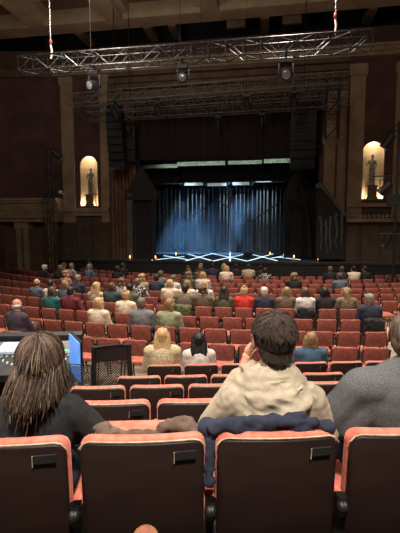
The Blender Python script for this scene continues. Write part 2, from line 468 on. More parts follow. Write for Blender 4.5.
# ------------------------------------------------------------------ stage
st = MB(); YS = 20.0; ZS = 1.25
st.box2((-9.5, YS, ZS - .08), (8.4, YW, ZS), 0); st.box2((X(118), YW, ZS - .08), (X(340), 33.5, ZS), 0)
st.box2((-9.5, YS, 0), (8.4, YS + .3, ZS - .08), 1)
s = empty('stage', (0, YS, 0)); tag(s, 'raised dark stage with a black front panel facing the stalls', 'stage')
dk = MB(); dk.box2((-9.5, 0, ZS - .08), (8.4, 1.0, ZS)); dk.box2((X(118), 1.0, ZS - .08), (X(340), 13.4, ZS)); dk.build('stage_deck', M_deck, s, False)
dk = MB(); dk.box2((-9.5, .02, 0), (8.4, .3, ZS - .08)); dk.build('front_panel', M_black, s, False)
dk = MB(); dk.box2((-9.5, -.02, ZS - .1), (8.4, .0, ZS + .01)); dk.build('edge_strip', M_steel, s, False)

# brown dado panels on the front wall beside the stage
t = MB()
for (p0, p1, y0, y1) in ((64, 76, 218, 260), (78, 92, 218, 260), (94, 109, 218, 260), (347, 358, 226, 262), (362, 378, 226, 262), (382, 400, 226, 262), (347, 400, 208, 217)):
    t.box2((X(p0), YW - .06, max(.2, Zz(y1, (p0 + p1) / 2))), (X(p1), YW, Zz(y0, (p0 + p1) / 2)))
trim(13, t, mat('umber wall panel', S(92, 76, 60), .85, S(74, 60, 48), 2))
# ------------------------------------------------------------------ seats
M_velvet = mat('red brown velvet', S(152, 84, 70), .85, S(124, 64, 54), 14, .15, sheen=.3)
M_cushion = mat('red brown velvet cushion', S(190, 108, 90), .85, S(160, 84, 70), 14, .15, sheen=.4)
M_velvet2 = mat('salmon velvet', S(212, 124, 104), .85, S(180, 94, 78), 22, .25, sheen=.5, detail=6)
M_panel = mat('dark brown seat back panel', S(42, 26, 21), .5, S(35, 21, 18), 3, stretch=(1, 1, 5))
M_piping = mat('cream piping', S(196, 178, 150), .7, S(160, 140, 112), 30)
M_legs = mat('black seat metal', (.02, .018, .017), .35, (.012, .011, .011), 20)

def prop(me, parent, name): return link(name, me, parent)
# stalls seat: facing +Y, origin on the floor under the backrest
def Mt(loc, rx=0, ry=0, rz=0):
    return Matrix.Translation(loc) @ Matrix.Rotation(rz, 4, 'Z') @ Matrix.Rotation(ry, 4, 'Y') @ Matrix.Rotation(rx, 4, 'X')
sb = MB().pad(.44, .31, .05, .06, bow=-.02, M=Mt((0, 0, .745), R(10)), nx=8)
sc_ = MB().pad(.43, .42, .075, .06, M=Mt((0, .25, .455), R(-87)), nx=6)
sfr = MB()
for s_ in (-1, 1): sfr.tube([(s_ * .222, .05, .44), (s_ * .222, -.0, .6), (s_ * .222, -.045, .86)], .013, 6)
sfr.tube([(-.222, .06, .43), (.222, .06, .43)], .012, 6)
legs = []
for s_ in (-1, 1):
    legs.append(MB().tube([(s_ * .225, .44, .43), (s_ * .225, .47, .2), (s_ * .225, .5, 0)], .013, 6))
    legs.append(MB().tube([(s_ * .225, .03, .43), (s_ * .225, -.02, .2), (s_ * .225, -.05, 0)], .013, 6))
arm = []
for s_ in (-1, 1):
    arm.append(MB().tube([(s_ * .235, .0, .64), (s_ * .235, .3, .63), (s_ * .235, .33, .6), (s_ * .235, .33, .44)], .02, 6))
me_back = sb.mesh('backrest', M_velvet); me_cush = sc_.mesh('seat_cushion', M_cushion); me_frame = sfr.mesh('frame', M_legs)
me_legs = [l.mesh('leg', M_legs) for l in legs]; me_arms = [a_.mesh('armrest', M_legs) for a_ in arm]
proto = empty('stalls_seat')
prop(me_back, proto, 'backrest'); prop(me_cush, proto, 'seat_cushion'); prop(me_frame, proto, 'frame')
for m_ in me_legs: prop(m_, proto, 'leg')
for m_ in me_arms: prop(m_, proto, 'armrest')
def duplicate(o, parent=None):
    c = o.copy(); COL.objects.link(c); c.parent = parent
    for ch in o.children: duplicate(ch, c)
    return c
YC = 32.0
row_R = []
def arc_radius(px, py):
    p = at(px, py, Z=.90); return math.hypot(p.x, YC - p.y)
for py in (343.5, 328.6, 317, 307, 299.5, 293, 287.6, 283, 279, 275.8):
    row_R.append(arc_radius(235, py))
STEP = .512
stalls = []       # (row, index, x, y, rotation, px, py)
AISLE = {0: 389, 1: 388, 2: 379, 3: 380}
for ri, RR in enumerate(row_R):
    da = STEP / RR
    p0 = at({0: 345, 1: 348, 2: 350, 3: 348, 4: 389, 5: 387, 6: 386, 7: 383, 8: 368, 9: 368}[ri], 310, Z=.9)
    # anchor angle from a seat measured in the photograph
    best = None
    for k in range(-800, 800):
        th = k * .002; x = RR * math.sin(th); y = YC - RR * math.cos(th)
        if y < 2: continue
        d = abs(to_px((x, y, .9))[0] - {0: 345, 1: 348, 2: 350, 3: 348, 4: 389, 5: 387, 6: 386, 7: 383, 8: 368, 9: 368}[ri])
        if best is None or d < best[0]: best = (d, th)
    th0 = best[1]
    row = []
    for k in range(-40, 20):
        th = th0 + k * da; x = RR * math.sin(th); y = YC - RR * math.cos(th)
        if abs(th) > 1.15: continue
        px, py, z = to_px((x, y, .9))
        if z < 3 or px < -8 or px > 409 or px > AISLE.get(ri, 999): continue
        if y > 19.2: continue
        row.append((x, y, th, px, py))
    for i, q in enumerate(row): stalls.append((ri, i, len(row)) + q)
n_rows = len(row_R)
SEATS = {}
first = True
for (ri, i, n, x, y, th, px, py) in stalls:
    o = proto if first else duplicate(proto); first = False
    random.seed(ri * 100 + i)
    o.location = (x, y, 0); o.rotation_euler = (0, 0, th + R(random.uniform(-2, 2)))
    SEATS[(ri, i)] = dict(o=o, x=x, y=y, th=th, px=px, py=py, n=n, taken=None)
# ------------------------------------------------------------------ rear tier seats (dark panel backs, salmon velvet)
W2 = .495
def panel_seat(cushion_up=True, back_h=.46, cz=.58):
    e = empty('tip_up_seat')
    MB().pad(W2 - .012, back_h, .022, .045, bow=-.022, M=Mt((0, -.012, .665), R(5)), nx=10, top_bow=.004).build('back_panel', M_panel, e)
    MB().pad(W2, back_h + .012, .05, .05, bow=-.03, M=Mt((0, .020, .674), R(5)), nx=10, puff=.0, top_bow=.006).build('back_cushion', M_velvet2, e)
    # cream piping round the top edge
    pts = []
    for i in range(25):
        t_ = -1 + 2 * i / 24; x = t_ * (W2 / 2 - .003); dx = max(0, abs(x) - (W2 / 2 - .05)); ins = .05 - math.sqrt(max(0, .05 ** 2 - dx * dx))
        pts.append(Mt((0, -.012, .665), R(5)) @ Vector((x, -.008 - .024 * (1 - t_ * t_), back_h / 2 + .008 - ins + .005 * (1 - t_ * t_))))
    MB().tube(pts, .0035, 6).build('piping', M_piping, e)
    pl = MB().box((0, 0, 0), (.085, .006, .034)); pl.xf(Mt((.165, -.061, .845), R(5), 0, R(6.8)))
    p_ = pl.build('number_plate', M_black, e, False)
    MB().box((-.042, -.004, -.004), (.003, .004, .046)).xf(Mt((.165, -.061, .845), R(5), 0, R(6.8))).build('plate_edge', M_piping, p_, False)
    if cushion_up:
        MB().pad(.45, .40, .10, .06, bow=0, M=Mt((0, .13, cz), R(-12)), nx=8).build('seat_cushion', M_velvet2, e)
    else:
        MB().pad(.45, .43, .10, .06, bow=0, M=Mt((0, .28, .435), R(-87)), nx=8).build('seat_cushion', M_velvet2, e)
    for s_ in (-1, 1):
        MB().pad(.05, .30, .045, .012, M=Mt((s_ * .268, .17, .61), R(90)), nx=4).build('armrest', M_velvet2, e)
        m = MB().box((s_ * .268, .12, .40), (.03, .24, .44)).box((s_ * .268, .12, .02), (.05, .34, .04)).tube([(s_ * .268, -.03, .56), (s_ * .268, -.03, .64)], .022, 10)
        sd = m.build('side_frame', M_legs, e)
        MB().ell((s_ * .262, -.045, .60), (.02, .026, .026)).build('hinge_knob', M_lamp, sd)
    return e
rear_proto = {True: panel_seat(True), False: panel_seat(False)}
high_seat = panel_seat(True, cz=.68)
used_proto = set()
ranges = [range(-2, 2), range(-2, 3), range(-3, 4), range(-2, 5), range(-2, 5)]
REARSEATS = {}
ROWNAME = ['nearest row', 'second row from the camera', 'third row from the camera', 'fourth row from the camera', 'fifth row from the camera, at the foot of the steps']
occupied = {(0, -2), (0, 0), (0, 1), (4, -2), (4, -1), (4, 2)}
for k, (p, pitch, px) in enumerate(rear_rows):
    for j in ranges[k]:
        up = (k, j) not in occupied
        if (k, j) == (0, -1): o = high_seat
        elif up in used_proto: o = duplicate(rear_proto[up])
        else: o = rear_proto[up]; used_proto.add(up)
        q = p + T * (PITCHM * j)
        o.location = (q.x, q.y, rear_floor[k]); o.rotation_euler = (0, 0, RZ)
        REARSEATS[(k, j)] = o
        n = j - ranges[k][0]
        if k == 0:
            lab = ['dark-backed salmon seat nearest the camera at left, holding the woman with long hair',
                   'dark-backed salmon seat in the nearest row with a brown coat stuffed in it',
                   'dark-backed salmon seat nearest the camera, holding the man in the beige hoodie',
                   'dark-backed salmon seat at lower right, holding the man in the grey jumper'][n]
        else:
            lab = '%s dark-backed salmon seat, %s, %s from its left end' % ('occupied' if (k, j) in occupied else 'empty', ROWNAME[k].split(',')[0], ORD[n])
        tag(o, lab, 'seat', 'dark-backed tip-up seats on the rear tier')
# ------------------------------------------------------------------ people
M_skin = mat('skin', S(205, 152, 126), .6, S(188, 134, 110), 8)
M_eye = mat('eye', (.03, .02, .015), .2, (.02, .015, .01), 5)
def cloth(name, c, c2=None, scale=14, stretch=None, lo=.35, hi=.65, bump=.25):
    return mat(name, S(*c), .92, S(*(c2 or tuple(int(v * .8) for v in c))), scale, bump, stretch=stretch, lo=lo, hi=hi)
def hairmat(name, c, c2=None):
    return mat(name, S(*c), .55, S(*(c2 or tuple(int(v * .6) for v in c))), 60, .3, stretch=(3, 3, .35))
def finger_chain(mb, base, d, nrm, L, r, curl, mi=0):
    p = Vector(base); d = Vector(d).normalized(); nrm = Vector(nrm).normalized(); ax = d.cross(nrm).normalized()
    pts = [p.copy()]
    for f_, c_ in ((.45, .5), (.3, 1.0), (.25, .7)):
        d = Matrix.Rotation(curl * c_, 3, ax) @ d
        p = p + d * (L * f_); pts.append(p.copy())
    mb.tube(pts, [r, r * .95, r * .85, r * .55], 8, mi)
def hand_extra(mb, blobs, wrist, d, nrm, side, curl=.5, s=1.0):
    """palm goes into blobs, fingers into mb; nrm = palm-inward normal, side=+1/-1 thumb side along d x nrm"""
    w = Vector(wrist); d = Vector(d).normalized(); nrm = Vector(nrm); nrm = (nrm - d * nrm.dot(d)).normalized(); ax = d.cross(nrm).normalized() * side
    blobs.capsule(w, w + d * .03 * s, .026 * s, .030 * s)
    for k in range(4):
        off = ax * (.030 - .020 * k) * s
        blobs.capsule(w + d * .025 * s + off * .6, w + d * .085 * s + off, .016 * s, .0125 * s)
        finger_chain(mb, w + d * .08 * s + off, d + ax * (.08 - .05 * k), nrm, (.075, .083, .077, .060)[k] * s, .0088 * s, curl)
    finger_chain(mb, w + d * .03 * s + ax * .022 * s, d * .7 + ax * .8 + nrm * .2, nrm, .068 * s, .0105 * s, curl * .6)
def head_frame(P): return Matrix.Translation(P['H']) @ Matrix.Rotation(P['turn'], 4, 'Z') @ Matrix.Rotation(P['nod'], 4, 'X') @ Matrix.Rotation(P['tilt'], 4, 'Y')
def add_cap(mb, M, a, b, r0, r1=None): mb.capsule(M @ Vector(a), M @ Vector(b), r0, r0 if r1 is None else r1)
def add_ell(mb, M, c, r, n=18, m=12): mb.ell(M @ Vector(c), r, M.to_3x3(), n=n, m=m)
def head_blobs(mb, M, s=1.0):
    add_ell(mb, M, (0, -.008, .022), (.074, .094, .092)); add_ell(mb, M, (0, .022, -.035), (.058, .070, .076))
    add_ell(mb, M, (0, .055, -.083), (.030, .030, .026))                     # chin
    add_cap(mb, M, (0, .088, .012), (0, .108, -.028), .010, .015)           # nose
    add_cap(mb, M, (-.045, .075, .034), (.045, .075, .034), .015)            # brow
    add_cap(mb, M, (-.02, .086, -.056), (.02, .086, -.056), .010)            # lips
    for s_ in (-1, 1):
        add_ell(mb, M, (s_ * .080, -.004, -.008), (.012, .020, .032), 10, 8)  # ear
        add_ell(mb, M, (s_ * .042, .058, -.022), (.024, .026, .026))          # cheek
def pose(lean=(0, 0), turn=0, nod=0, tilt=0, arms='lap', broad=1.0, sl=0.0):
    lx, ly = lean
    P = dict(turn=turn, nod=nod, tilt=tilt)
    P['pel'] = Vector((0, .10, .56)); P['wai'] = Vector((lx * .3, .075 + ly * .3, .73)); P['che'] = Vector((lx * .65, .06 + ly * .65, .93))
    P['nec'] = Vector((lx, .055 + ly, 1.085)); P['H'] = Vector((lx * 1.15, .085 + ly * 1.15, 1.245))
    P['sh'] = [Vector((lx * .9 + s_ * .165 * broad, .05 + ly * .9, 1.035)) for s_ in (-1, 1)]
    for q_, f_ in ((P['wai'], .3), (P['che'], .7), (P['nec'], 1), (P['H'], 1), (P['sh'][0], 1), (P['sh'][1], 1)): q_.z -= sl * f_
    P['hip'] = [Vector((s_ * .09, .12, .54)) for s_ in (-1, 1)]
    P['kne'] = [Vector((s_ * .11, .56, .54)) for s_ in (-1, 1)]
    P['ank'] = [Vector((s_ * .11, .58, .10)) for s_ in (-1, 1)]
    if arms == 'lap':
        P['elb'] = [Vector((P['sh'][i].x + s_ * .05, .12 + ly * .5, .775)) for i, s_ in enumerate((-1, 1))]
        P['wri'] = [Vector((s_ * .10, .36, .66)) for s_ in (-1, 1)]
    elif arms == 'wide':
        P['elb'] = [Vector((P['sh'][i].x + s_ * .11, .10 + ly * .5, .80)) for i, s_ in enumerate((-1, 1))]
        P['wri'] = [Vector((s_ * .13, .33, .68)) for s_ in (-1, 1)]
    elif arms == 'read':
        P['elb'] = [Vector((P['sh'][i].x + s_ * .06, .20 + ly * .7, .78)) for i, s_ in enumerate((-1, 1))]
        P['wri'] = [Vector((s_ * .08 + lx, .42 + ly, .82)) for s_ in (-1, 1)]
    return P
def torso(mb, P, g=0.0, b=1.0):
    mb.ell(P['pel'], (.165 * b + g, .125 + g, .12 + g)); mb.ell(P['wai'], (.142 * b + g, .108 + g, .15 + g))
    mb.ell(P['che'], (.162 * b + g, .112 + g, .19 + g)); mb.capsule(P['pel'], P['che'], .12 + g, .11 + g)
    a, c = P['sh']; mb.capsule(a.lerp(c, .12), a.lerp(c, .88), .064 + g)if False else mb.capsule(a.lerp(c, .1), a.lerp(c, .9), .062 + g, .062 + g)
    for s_ in P['sh']: mb.capsule(P['nec'] - Vector((0, 0, .01)), s_ + Vector((0, 0, .0)), .048 + g, .052 + g)
def arms_(mb, P, g=0.0, end=1.0):
    for i in (0, 1):
        mb.capsule(P['sh'][i], P['elb'][i], .052 + g, .040 + g); w = P['elb'][i].lerp(P['wri'][i], end); mb.capsule(P['elb'][i], w, .040 + g, .028 + g)
def legs_(mb, P, g=0.0, end=1.0):
    for i in (0, 1):
        mb.capsule(P['hip'][i], P['kne'][i], .082 + g, .058 + g); mb.capsule(P['kne'][i], P['kne'][i].lerp(P['ank'][i], end), .056 + g, .038 + g)
def body_mesh(P, voxel=.015, b=1.0, hands=True):
    mb = MB(); ex = MB(); M = head_frame(P)
    torso(mb, P, 0, b); arms_(mb, P); legs_(mb, P); head_blobs(mb, M)
    mb.capsule(P['nec'] - Vector((0, 0, .03)), M @ Vector((0, -.015, -.05)), .060, .054)
    for i, s_ in enumerate((-1, 1)):
        d = (P['wri'][i] - P['elb'][i]).normalized() + Vector((-s_ * .2, 0, -.1))
        if hands: hand_extra(ex, mb, P['wri'][i], d, (0, 0, -1), s_, .35)
        a = P['ank'][i]; mb.capsule(a + Vector((0, -.02, -.055)), a + Vector((0, .15, -.07)), .035, .028)
        ex.ell(M @ Vector((s_ * .031, .083, .012)), (.012, .010, .008), M.to_3x3(), 1, 10, 8)
    return remeshed(mb, voxel, 3, 'body', [M_skin, M_eye], ex)
def top_mesh(P, voxel=.016, b=1.0, g=.014, bulk=0, collar=True, mats=None):
    mb = MB(); torso(mb, P, g + bulk, b); arms_(mb, P, g + bulk * .6, .93)
    if collar: mb.capsule(P['nec'] - Vector((0, 0, .03)), P['nec'] + Vector((0, .0, .008)), .064, .064)
    return remeshed(mb, voxel, 3, 'top', mats or [M_velvet])
def legs_mesh(P, voxel=.018):
    mb = MB(); legs_(mb, P, .014, .93); mb.ell(P['pel'] - Vector((0, 0, .02)), (.172, .14, .115))
    return remeshed(mb, voxel, 2, 'trousers', [M_velvet])
def shoes_mesh(P):
    mb = MB()
    for a in P['ank']:
        mb.capsule(a + Vector((0, -.03, -.045)), a + Vector((0, .16, -.06)), .046, .038); mb.capsule(a + Vector((0, -.01, 0)), a + Vector((0, -.02, -.04)), .046, .046)
    return remeshed(mb, .015, 1, 'shoes', [M_velvet])
def hair_mesh(P, style, voxel=.011, b=1.0):
    mb = MB(); M = head_frame(P)
    if style == 'fringe':      # balding: hair only round the back and sides
        add_ell(mb, M, (0, -.030, -.034), (.083, .078, .052)); 
    else:
        add_ell(mb, M, (0, -.020, .030), (.086, .104, .096)); add_ell(mb, M, (0, -.042, -.022), (.079, .072, .070))
        add_cap(mb, M, (-.04, .06, .078), (.04, .06, .078), .028)
    if style == 'short': add_cap(mb, M, (0, -.05, -.045), (0, -.045, -.075), .055, .040)
    if style == 'bob':
        for x in (-.055, -.02, .02, .055): add_cap(mb, M, (x, -.045, .0), (x * 1.35, -.04, -.12), .050, .036)
        for s_ in (-1, 1): add_cap(mb, M, (s_ * .078, .01, .02), (s_ * .088, .0, -.11), .028, .022)
    if style == 'curly':
        for i in range(34):
            random.seed(i); a = random.uniform(0, 2 * PI); z = random.uniform(-.1, .11)
            rr = .085 if z < .06 else .06
            y = -.03 + math.sin(a) * rr * 1.05
            if y > .03 and z < .06: continue
            add_ell(mb, M, (math.cos(a) * rr, y, z), (.034, .034, .034), 8, 6)
    if style == 'bun':
        add_ell(mb, M, (.0, -.06, .125), (.042, .042, .036)); add_cap(mb, M, (0, -.05, -.045), (0, -.045, -.07), .05, .035)
    if style == 'long':
        for x in (-.065, -.035, 0, .035, .065):
            add_cap(mb, M, (x, -.05, .0), (x * 1.25, -.085, -.17), .044, .042)
            mb.capsule(M @ Vector((x * 1.25, -.085, -.17)), (M @ Vector((x * 1.3, -.085, -.17))) + Vector((0, -.02, -.18)), .042, .016)
        for s_ in (-1, 1): add_cap(mb, M, (s_ * .076, .01, .03), (s_ * .090, -.02, -.17), .030, .024)
    me = remeshed(mb, voxel, 1, 'hair', [M_velvet])
    for v in me.vertices:     # lock-like relief
        n = noise.noise(Vector((v.co.x * 55, v.co.y * 55, v.co.z * 14))); v.co += v.normal * (n * .006)
    return me
POSES = {
    'up': pose(), 'left': pose((-.035, .02), R(10), R(-4), R(-7)), 'right': pose((.035, .02), R(-12), R(-4), R(7), broad=1.04), 'turnleft': pose((-.01, .0), R(50), 0, 0, 'wide'),
    'turnright': pose((.01, .0), R(-48), 0, 0, 'wide'), 'down': pose((0, .10), 0, R(-22), 0, 'read'), 'broad': pose((0, .03), R(5), R(-6), 0, 'wide', 1.15), 'leanl': pose((-.12, .10), R(15), R(-14), R(-10), 'read'),
}
CACHE = {}
def pmesh(kind, key, fn):
    k = (kind, key)
    if k not in CACHE: CACHE[k] = fn()
    return CACHE[k]
M_shoe = mat('dark shoe leather', (.02, .016, .014), .5, (.012, .01, .01), 20)
def person(posename, style, loc, rz, top, trousers, hair, label, scale=1.0, bulk=0.0, cat='person', skin=None, group=None, tint=None):
    P = POSES[posename]; bb = 1.12 if posename == 'broad' else 1.0
    e = empty('person', loc, rz); e.scale = (scale * 1.10, scale * 1.06, scale * 1.03)
    tag(e, label, cat, group)
    link('body', pmesh('body', posename, lambda: body_mesh(P, b=bb)), e)
    t = link('top', pmesh('top', (posename, bulk), lambda: top_mesh(P, b=bb, bulk=bulk)), e); set_mat(t, top)
    l = link('trousers', pmesh('legs', posename, lambda: legs_mesh(P)), e); set_mat(l, trousers)
    s = link('shoes', pmesh('shoes', posename, lambda: shoes_mesh(P)), e); set_mat(s, M_shoe)
    if style: h = link('hair', pmesh('hair', (posename, style), lambda: hair_mesh(P, style)), e); set_mat(h, hair)
    return e
C_ = dict(
    black=cloth('black cloth', (30, 28, 30)), navy=cloth('navy cloth', (42, 48, 66)), grey=cloth('grey cloth', (118, 120, 122)), bluegrey=cloth('blue grey cloth', (88, 98, 112)),
    cream=cloth('cream cloth', (222, 206, 180), (190, 172, 146)), teal=cloth('teal cloth', (34, 104, 108)), maroon=cloth('maroon cloth', (104, 34, 40)), olive=cloth('olive cloth', (92, 96, 66)),
    beige=cloth('beige cloth', (196, 176, 146)), brown=cloth('brown patterned cloth', (112, 92, 70), (66, 54, 46), 26), red=cloth('bright red cloth', (206, 52, 40)), white=cloth('white cloth', (214, 208, 200)),
    green=cloth('sage green cloth', (150, 156, 122)), pattern=cloth('grey floral cloth', (186, 180, 172), (92, 90, 92), 34, lo=.45, hi=.55), purple=cloth('dark plum cloth', (66, 54, 66)),
    dgreen=cloth('dark green cloth', (52, 68, 66)), fur=cloth('cream fleece', (206, 190, 156), (160, 144, 112), 40, bump=.6), blue=cloth('mid blue cloth', (62, 88, 112)), pink=cloth('pink floral cloth', (206, 160, 150), (150, 96, 92), 30),
    jeans=cloth('dark denim', (44, 52, 68)), darkt=cloth('charcoal trousers', (34, 33, 36)), tweed=cloth('brown tweed', (122, 110, 88), (84, 74, 58), 30), blackpat=cloth('black and white patterned cloth', (196, 190, 182), (30, 30, 32), 22, lo=.52, hi=.56))
H_ = dict(
    white=hairmat('white hair', (214, 208, 198), (160, 152, 142)), grey=hairmat('grey hair', (150, 142, 132)), brown=hairmat('brown hair', (96, 70, 50)), dark=hairmat('dark brown hair', (48, 36, 30)), black=hairmat('black hair', (24, 20, 20)),
    blond=hairmat('blond hair', (206, 172, 122), (150, 116, 76)), dblond=hairmat('dark blond hair', (156, 124, 88)), lbrown=hairmat('light brown hair', (128, 98, 72)), greybrown=hairmat('grey brown hair', (122, 106, 90)))
# (px, py of the head, pose, hair style, hair, top, description of the person, bulk, scale)
CROWD = [
 (43.6, 270.6, 'right', 'short', 'white', 'black', 'white-haired person in a black jacket turned to the right near the left wall', .02, 1),
 (55.6, 268, 'broad', 'short', 'greybrown', 'black', 'heavy person in black with short fair hair at the left of the front rows', .03, 1.02),
 (62, 265.5, 'up', 'short', 'brown', 'brown', 'brown-haired person in brown behind the heavy person in black', 0, 1),
 (69, 266, 'up', 'bob', 'dblond', 'pattern', 'dark blond woman in a patterned top in the front rows at left', 0, 1),
 (64.5, 275, 'left', 'curly', 'blond', 'pink', 'blond person in a pink floral top beside the large person in black', 0, 1),
 (36.6, 287.5, 'left', 'fringe', 'brown', 'bluegrey', 'balding man with a beard in a blue grey shirt at left', .01, 1),
 (46.4, 284.5, 'up', 'short', 'dark', 'cream', 'dark-haired person in a cream shirt beyond the woman in teal', .01, 1),
 (48.5, 292.5, 'left', 'bob', 'brown', 'teal', 'brown-haired woman in a teal hooded top', .02, 1),
 (69.5, 283.5, 'left', 'bob', 'dblond', 'bluegrey', 'fair woman in a grey blue shirt beyond the man in maroon', 0, 1),
 (71, 294.5, 'broad', 'short', 'dark', 'maroon', 'dark-haired man in a maroon jumper with broad shoulders', .01, 1.02),
 (79.5, 281.5, 'left', 'short', 'grey', 'navy', 'grey-haired man in a dark navy shirt', .01, 1.02),
 (84, 268, 'right', 'short', 'grey', 'bluegrey', 'grey-haired person in a grey patterned shirt in the front rows', 0, 1),
 (88.5, 266, 'up', 'short', 'black', 'brown', 'black-haired person in a dark patterned top in the front rows', 0, 1),
 (94.6, 286, 'up', 'long', 'blond', 'beige', 'woman with long curly blond hair in a beige top', 0, 1),
 (114.4, 268.6, 'up', 'bob', 'dark', 'black', 'dark-haired woman in black, left of a couple in the front rows', 0, 1),
 (121.6, 269, 'up', 'short', 'dark', 'black', 'short-haired person in black, right of a couple in the front rows', .01, 1),
 (111, 284.5, 'left', 'bob', 'brown', 'dgreen', 'brown-haired woman in a dark green jacket', .02, 1),
 (118, 280.5, 'up', 'curly', 'lbrown', 'pattern', 'curly-haired woman in a grey patterned shirt', 0, 1),
 (128, 285.5, 'up', 'short', 'black', 'olive', 'black-haired person in an olive green top', .02, 1),
 (135.5, 279.5, 'up', 'curly', 'blond', 'beige', 'person with big curly blond hair behind the olive green top', 0, 1),
 (142.8, 283.5, 'broad', 'short', 'greybrown', 'blackpat', 'short-haired man in a black and white patterned shirt', .01, 1),
 (155, 279.5, 'up', 'short', 'dark', 'navy', 'dark-haired man in a dark jacket right of the patterned shirt', .01, 1),
 (96, 299.5, 'up', 'bob', 'blond', 'cream', 'woman with short blond bob in a cream patterned top', .01, 1),
 (118, 298, 'up', 'bun', 'blond', 'cream', 'blond woman with pinned-up hair in a cream lace top', .01, 1),
 (138.6, 304.5, 'left', 'short', 'greybrown', 'grey', 'grey-haired man in a light grey shirt in the middle rows', .02, 1.02),
 (157, 305, 'right', 'bob', 'dblond', 'green', 'fair-haired woman in a sage green top with a dark coat behind her', .01, 1.02),
 (164, 276.5, 'up', 'short', 'greybrown', 'grey', 'grey brown haired person in grey toward the front', 0, 1),
 (185.5, 271, 'up', 'short', 'brown', 'dgreen', 'brown-haired person near the stage, leftmost of the front centre group', 0, 1),
 (191, 271, 'up', 'short', 'dark', 'black', 'dark-haired person in black near the stage in the centre', 0, 1),
 (197, 269.5, 'up', 'short', 'lbrown', 'brown', 'light brown haired person in brown near the stage', 0, 1),
 (206, 268, 'up', 'short', 'grey', 'navy', 'grey-haired person in navy near the stage', .01, 1),
 (213.5, 268, 'broad', 'short', 'black', 'navy', 'black-haired man in navy near the stage', .01, 1),
 (219, 268.5, 'up', 'bob', 'blond', 'black', 'fair-haired person near the stage between navy and cream', 0, 1),
 (227.5, 271, 'right', 'bob', 'blond', 'cream', 'blond woman in a cream patterned jacket near the stage', .02, 1),
 (233, 268.5, 'up', 'short', 'black', 'black', 'black-haired person beyond the cream patterned jacket', 0, 1),
 (244, 268, 'broad', 'short', 'dark', 'beige', 'dark-haired man in a pale beige shirt near the stage', .01, 1),
 (163.5, 285.5, 'up', 'bob', 'blond', 'cream', 'yellow-blond woman in cream in the middle of the crowd', .01, 1),
 (172, 285.5, 'right', 'short', 'greybrown', 'white', 'grey-haired person in a white shirt beside the yellow-blond woman', .01, 1),
 (180, 284, 'up', 'bob', 'dblond', 'cream', 'dark blond woman in a cream cardigan in the middle of the crowd', .01, 1),
 (186.5, 277.5, 'up', 'curly', 'dblond', 'olive', 'person with curly fair hair in olive, centre of the crowd', 0, 1),
 (197, 277.5, 'up', 'bob', 'blond', 'white', 'blond woman in a white top toward the stage', .01, 1),
 (200, 285.5, 'up', 'long', 'blond', 'white', 'woman with big yellow-blond hair in a white shirt', .01, 1),
 (184, 292, 'broad', 'short', 'dark', 'tweed', 'dark-haired man in a brown tweed jacket with a green coat behind him', .02, 1.02),
 (204.5, 295.5, 'left', 'curly', 'brown', 'brown', 'curly brown-haired woman in a brown top', .01, 1),
 (220.6, 294, 'up', 'long', 'dark', 'olive', 'woman with long dark brown hair in an olive top', 0, 1),
 (245.6, 293.5, 'up', 'bun', 'blond', 'red', 'blond woman with a bun in a bright red top', .01, 1),
 (265.4, 293.5, 'up', 'short', 'white', 'navy', 'white-haired man in dark navy right of the red top', .01, 1),
 (287.6, 292, 'right', 'bob', 'dblond', 'brown', 'fair-haired person in a brown patterned top', .02, 1),
 (307.6, 293.5, 'up', 'bob', 'brown', 'white', 'brown-haired woman in a pale grey jumper', .01, 1),
 (294.6, 277, 'up', 'curly', 'dblond', 'black', 'fair curly-haired person in a black jacket toward the front right', .02, 1),
 (259, 270, 'up', 'short', 'black', 'black', 'black-haired person in black near the stage, right of centre', 0, .96),
 (267, 270.5, 'right', 'short', 'dark', 'blackpat', 'dark-haired person in a black and white top near the stage', 0, .96),
 (329, 270, 'right', 'short', 'lbrown', 'black', 'light brown haired person in black, left of the front right group', .01, 1),
 (339, 269.5, 'up', 'short', 'brown', 'navy', 'brown-haired person in the front right group', .01, 1),
 (338, 279, 'up', 'short', 'brown', 'bluegrey', 'person in a grey blue jacket behind the front right group', .01, 1),
 (354, 269, 'broad', 'short', 'black', 'cream', 'dark-haired man in a cream padded jacket at front right', .02, 1),
 (363.5, 271, 'left', 'short', 'dark', 'black', 'dark-haired person in black beside the cream padded jacket', .01, 1),
 (329, 292, 'left', 'bob', 'black', 'black', 'black-haired person in a black jacket at right', .02, 1),
 (348, 293, 'turnleft', 'long', 'dblond', 'tweed', 'woman with long fair brown hair turning her face to the left', .02, 1),
 (370.6, 299, 'left', 'short', 'grey', 'navy', 'grey-haired man in a dark navy jacket at right', .02, 1.02),
 (7, 314, 'leanl', 'fringe', 'white', 'purple', 'balding man in a dark plum jumper leaning over at the left edge', .02, 1.04),
]
taken = {}
for (px, py, ps, hs, hc, tp, lab, bulk, scl) in CROWD:
    best = None
    for k, s_ in SEATS.items():
        if k in taken: continue
        th = s_['th']; P = POSES[ps]; h = P['H']
        wx = s_['x'] + h.x * math.cos(th) - h.y * math.sin(th); wy = s_['y'] + h.x * math.sin(th) + h.y * math.cos(th)
        q = to_px((wx, wy, h.z * scl))
        d = (q[0] - px) ** 2 + ((q[1] - py) * 1.6) ** 2
        if best is None or d < best[0]: best = (d, k, q)
    d, k, q = best
    taken[k] = lab; s_ = SEATS[k]; s_['taken'] = lab
    if d > 40: print('far', lab, d, q)
    random.seed(int(px * 7))
    person(ps, hs, (s_['x'] - .07 * math.sin(s_['th']), s_['y'] + .07 * math.cos(s_['th']), 0), s_['th'] + R(random.uniform(-5, 5)), C_[tp], C_[random.choice(['jeans', 'darkt', 'darkt'])], H_[hc], lab, scl, bulk, group='audience seated in the stalls')
